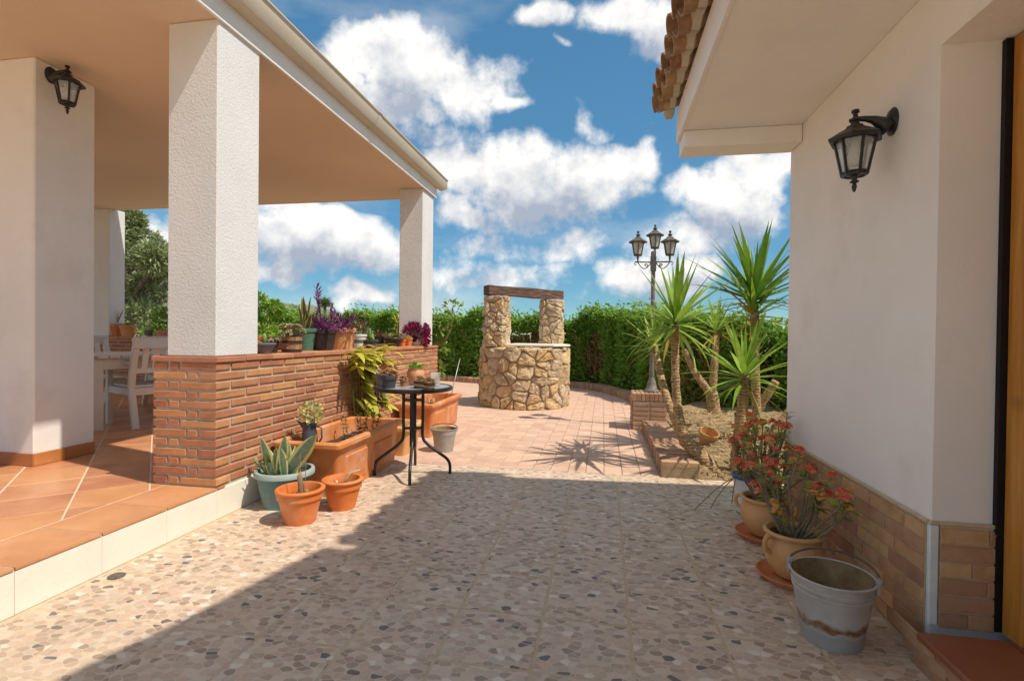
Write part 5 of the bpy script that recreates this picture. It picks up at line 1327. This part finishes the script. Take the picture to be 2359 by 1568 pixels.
for z in (.585, .365):
    mb = MB()
    for k in range(4): a = radians(-73)+k*pi/2; mb.bar((.02*cos(a), .02*sin(a), z), (.078*cos(a), .078*sin(a), z), .012, .022)
    part('collar', mb.lathe([(.027, z-.014), (.031, z-.013), (.031, z+.013), (.027, z+.014)], 16), 'oldblack', bt)
TT = TH_-.0028
def onT(px, py): p = onZ(px, py, TT); return p
def tpot(label, px, py, *a, **k):
    p = onT(px, py); return pot(label, (p.x, p.y, TT), *a, **k)
t, zs, rs = tpot('mid-grey plastic pot at the back of bistro table top', 883, 889, .055, .045, .10, 'greypot2', .02, .004); clump(t, ['succred', 'succ'], (0, 0, zs+.02), .05, .05, .02, 50, .035)
t, zs, rs = tpot('charcoal pot of red-tinged succulent on bistro table', 896, 893, .058, .044, .095, 'greypot', .028, .005); rosettes(t, 'succred', (0, 0, zs+.01), .065, 16, .07, .034)
t, zs, rs = tpot('tiny wooden tub of small succulents between charcoal and round terracotta pots', 930, 889, .03, .026, .06, 'barrel', .02, .003); rosettes(t, 'succred', (0, 0, zs), .03, 7, .04, .026)
tt = thing('potted_plant', 'round-bellied terracotta pot with green shoots on bistro table', 'potted plant', tuple(onT(957, 886)))
part('pot', MB().lathe([(0, 0), (.04, 0), (.058, .03), (.07, .075), (.068, .105), (.058, .125), (.066, .135), (.06, .136), (.05, .122), (0, .118)], 28), 'terracotta', tt, auto=40); clump(tt, ['smallgreen', 'bush'], (0, 0, .145), .05, .05, .022, 90, .035)
for k, (px, py) in enumerate(((966, 894), (988, 898))):
    p = onT(px, py); t, zs, rs = barrel_tub('miniature wooden tub of dried succulents '+('next to round-bellied pot' if k == 0 else 'nearest the table edge'), (p.x, p.y, TT), .040, .035, .066, staves=10)
    rosettes(t, 'succbrown', (0, 0, zs), .04, 10, .02, .024)
p = onT(1003, 889); gj = thing('glass_jar', 'clear glass jar behind miniature tubs on bistro table', 'jar', tuple(p))
part('body', MB().lathe([(0, .003), (.034, .003), (.036, .01), (.040, .10), (.043, .102), (.043, .106), (.036, .106), (.034, .02), (0, .012)], 20), 'glass', gj, smooth=True)
part('contents', MB().mound(.033, .02, .05), 'straw', gj, smooth=True)

# buckets
def bucket(label, loc, rt, rb, h, mat, rz, lean=1, liner='dirty'):
    t = thing('bucket', label, 'bucket', loc, rz)
    zz = lambda f: rb+(rt-rb)*f
    part('body', MB().lathe([(0, .012), (rb-.006, .012), (rb-.002, 0), (rb+.001, 0), (rb+.002, .012), (zz(.05), h*.05), (zz(.74), h*.74), (zz(.75)+.003, h*.75), (zz(.77)+.003, h*.77), (zz(.78), h*.78), (zz(.83)+.003, h*.83), (zz(.85)+.003, h*.85), (zz(.86), h*.86), (zz(.985), h*.985)], 48), mat, t, auto=40)
    part('lining', MB().lathe([(0, .016), (rb-.006, .016), (zz(.985)-.003, h*.985)], 48), liner, t, smooth=True)
    part('rim', MB().lathe([(zz(1)-.005, h*.985), (zz(1)+.003, h*.975), (zz(1)+.006, h*.985), (zz(1)+.003, h*.997), (zz(1)-.003, h*.997), (zz(1)-.005, h*.985)], 48), mat, t, smooth=True)
    for s_ in (-1, 1):
        part('ear', MB().box(s_*rt-.004+s_*.004, s_*rt+.004+s_*.004, -.016, .016, h*.86, h*1.06).tube([(s_*(rt+.012), 0, h*1.02), (s_*(rt-.006), 0, h*1.02)], .010, 8), 'galv2', t)
    P = []
    for i in range(21):
        q_ = pi*i/20; P.append(((rt+.007)*cos(q_), lean*(rt*.93)*sin(q_), h*1.02+.035*sin(q_)))
    part('handle', MB().tube(P, .004, 7), 'oldblack', t, smooth=True)
    return t
bucket('large galvanised bucket with rust band beside brick skirting', (.838, 2.05, 0), .137, .098, .243, 'galv', radians(-28), .95)
b2 = bucket('dull galvanised bucket behind bistro table on clay pavers', (-1.475, 4.64, 0), .118, .085, .215, 'galv2', radians(15), .3)

# ------------------------------------------------------------------ crown-of-thorns plants by the house wall
def thorns(t, zs, n, H, spread, seed, side=()):
    rr = random.Random(seed); ms = MB(); tips = []
    def grow(p, d, l, r, lev):
        pts = [p.copy()]; rad = [r]
        for i in range(6):
            d = (d+Vector((rr.uniform(-.16, .16), rr.uniform(-.16, .16), .07))).normalized(); p = p+d*l/6; pts.append(p.copy()); rad.append(r*(1-.07*(i+1)))
            for k in range(7):
                a = rr.uniform(0, 6.28); s_ = Vector((cos(a), sin(a), rr.uniform(-.2, .4))); q_ = p-d*l/6*rr.random(); s_ = (s_-d*s_.dot(d)*.7).normalized()
                w_ = d.cross(s_).normalized()*.0016; e = q_+s_*r; ms.add([e-w_, e+w_, e+s_*rr.uniform(.008, .016)], [(0, 1, 2)])
            if lev > 0 and i in (2, 3, 4) and rr.random() < .42: a = rr.uniform(0, 6.28); grow(p, (d+Vector((cos(a), sin(a), .3))*.55).normalized(), l*rr.uniform(.4, .6), r*.8, lev-1)
        ms.tube(pts, rad, 6); tips.append((p, d))
    for k in range(n):
        a = k*2.4+rr.uniform(-.3, .3); e = rr.uniform(.15, spread); grow(Vector((.06*cos(a)*rr.random(), .06*sin(a)*rr.random(), zs-.01)), Vector((cos(a)*sin(e), sin(a)*sin(e), cos(e))), H*rr.uniform(.55, 1.08), .0066, 1)
    for (d, l) in side: grow(Vector((0, 0, zs)), Vector(d).normalized(), l, .009, 0)
    part('stem', ms, 'thornstem', t)
    fm = {'coral': MB(), 'orangefl': MB(), 'yleaf': MB(), 'smallgreen': MB(), 'bush2': MB()}
    for (p, d) in tips:
        for k in range(rr.randint(4, 9)):
            a = rr.uniform(0, 6.28); l = rr.uniform(.03, .065); fm[rr.choice(('yleaf', 'smallgreen', 'smallgreen', 'bush2'))].leaf(p-d*rr.uniform(0, .07), Vector((cos(a), sin(a), rr.uniform(-.3, .6))), l, l*.45, .15, (0, 0, 1))
        if rr.random() < .8:
            c = rr.choice(('coral', 'coral', 'coral', 'orangefl', 'orangefl'))
            for k in range(rr.randint(12, 20)):
                v = Vector((rr.gauss(0, 1), rr.gauss(0, 1), abs(rr.gauss(0, 1)))).normalized(); o_ = p+d*.012+v*rr.uniform(.008, .022); nn = (v+Vector((0, 0, .5))).normalized()
                x_ = nn.orthogonal().normalized()
                for s_ in (1, -1): fm[c].leaf(o_, x_*s_, .020, .028, .1, nn)
    for k, m_ in fm.items():
        if m_.v: part('flower' if k in ('coral', 'orangefl') else 'foliage', m_, k, t, kind='stuff')
def jar_pot(label, loc, rz, H, n, seed, side=()):
    t = thing('potted_plant', label, 'potted plant', loc, rz); z0 = .02
    pr = [(0, 0), (.072, 0), (.085, .012), (.118, .06), (.138, .11), (.136, .15), (.120, .185), (.112, .197), (.118, .205), (.132, .208), (.137, .217), (.132, .226), (.120, .226), (.108, .205), (.12, .17), (0, .165)]
    part('pot', MB().lathe([(r_, z+z0) for r_, z in pr[:-1]], 36), 'peach', t, auto=40)
    part('soil', MB().mound(.12, .17+z0, .012), 'soil', t, smooth=True)
    part('saucer', MB().lathe([(0, 0), (.135, 0), (.160, .028), (.165, .03), (.165, .024), (.14, -.0), (.13, .010), (0, .019)][:2]+[(.162, .026), (.168, .032), (.160, .034), (.135, .014), (0, .016)], 36), 'terracotta', t, auto=40)
    for s_ in (-1, 1):
        P = [(s_*.112, 0, .20+z0), (s_*.150, 0, .205+z0), (s_*.168, 0, .18+z0), (s_*.158, 0, .145+z0), (s_*.134, 0, .125+z0)]
        part('handle', MB().tube(catmull(P, 4), .011, 8), 'peach', t, smooth=True)
    thorns(t, .175+z0, n+4, H*1.15, .95, seed, side); t.scale = (.92,)*3; return t
jar_pot('peach two-handled pot of red-flowered thorn plant behind large bucket', (.865, 2.52, 0), radians(205), .36, 15, 8, side=(((.2, .9, -.0), .01),)[:0]+(((-.62, -.35, .42), .36),))
jar_pot('peach pot of thorn plant between enamel pot and two-handled pot', (.89, 3.02, 0), radians(150), .38, 14, 15)
t, zs, rs = pot('white enamel pot with blue rim holding straggling thorn plant', (.93, 3.42, 0), .115, .085, .235, 'enamel', .008, .002, fill=.85)
part('rim', MB().lathe([(.113, .222), (.121, .224), (.124, .235), (.119, .241), (.109, .240)], 36), 'blue', t, smooth=True)
part('foot', MB().lathe([(.0, -.0), (.087, 0.0), (.0885, .008), (.0, .009)], 36), 'blue', t, smooth=True)
thorns(t, zs, 14, .37, .6, 23)
mb = MB()
for k, (d, l) in enumerate((((-.9, -.1, -.55), .30), ((-.75, -.5, -.45), .24), ((-.3, -.8, -.2), .2))):
    d = Vector(d).normalized(); p = Vector((-.10, -.03, .235)); pts = [Vector((0, 0, zs)), p]
    for i in range(4): p = p+d*l/4+Vector((0, 0, -.012*i)); p.z = max(p.z, .012); pts.append(p.copy())
    mb.tube(pts, .0032, 5)
part('trailing_stem', mb, 'twig', t)
# drain cover in the pebble floor
o = part('drain_cover', MB().lathe([(0, .004), (.03, .004), (.034, .0015), (.034, -.004)], 20), 'oldblack', None, tuple(onZ(268, 1326, 0.001)[:2])+(.0015,))
tag(o, 'small round dark drain cover in pebble tiles beside white step', 'drain')
# look-alikes share a group
GR = {'yucca': 'yuccas in the planting bed', 'armchair': 'white armchairs round the terrace table', 'wall_lantern': 'black wall lanterns', 'planter': 'troughs along the parapet', 'bucket': 'galvanised buckets', 'shrub': 'shrubs beyond the porch', 'potted_plant': 'potted plants'}
for o in bpy.data.objects:
    if o.parent is None and 'label' in o and o.name.split('.')[0] in GR and 'group' not in o: o['group'] = GR[o.name.split('.')[0]]
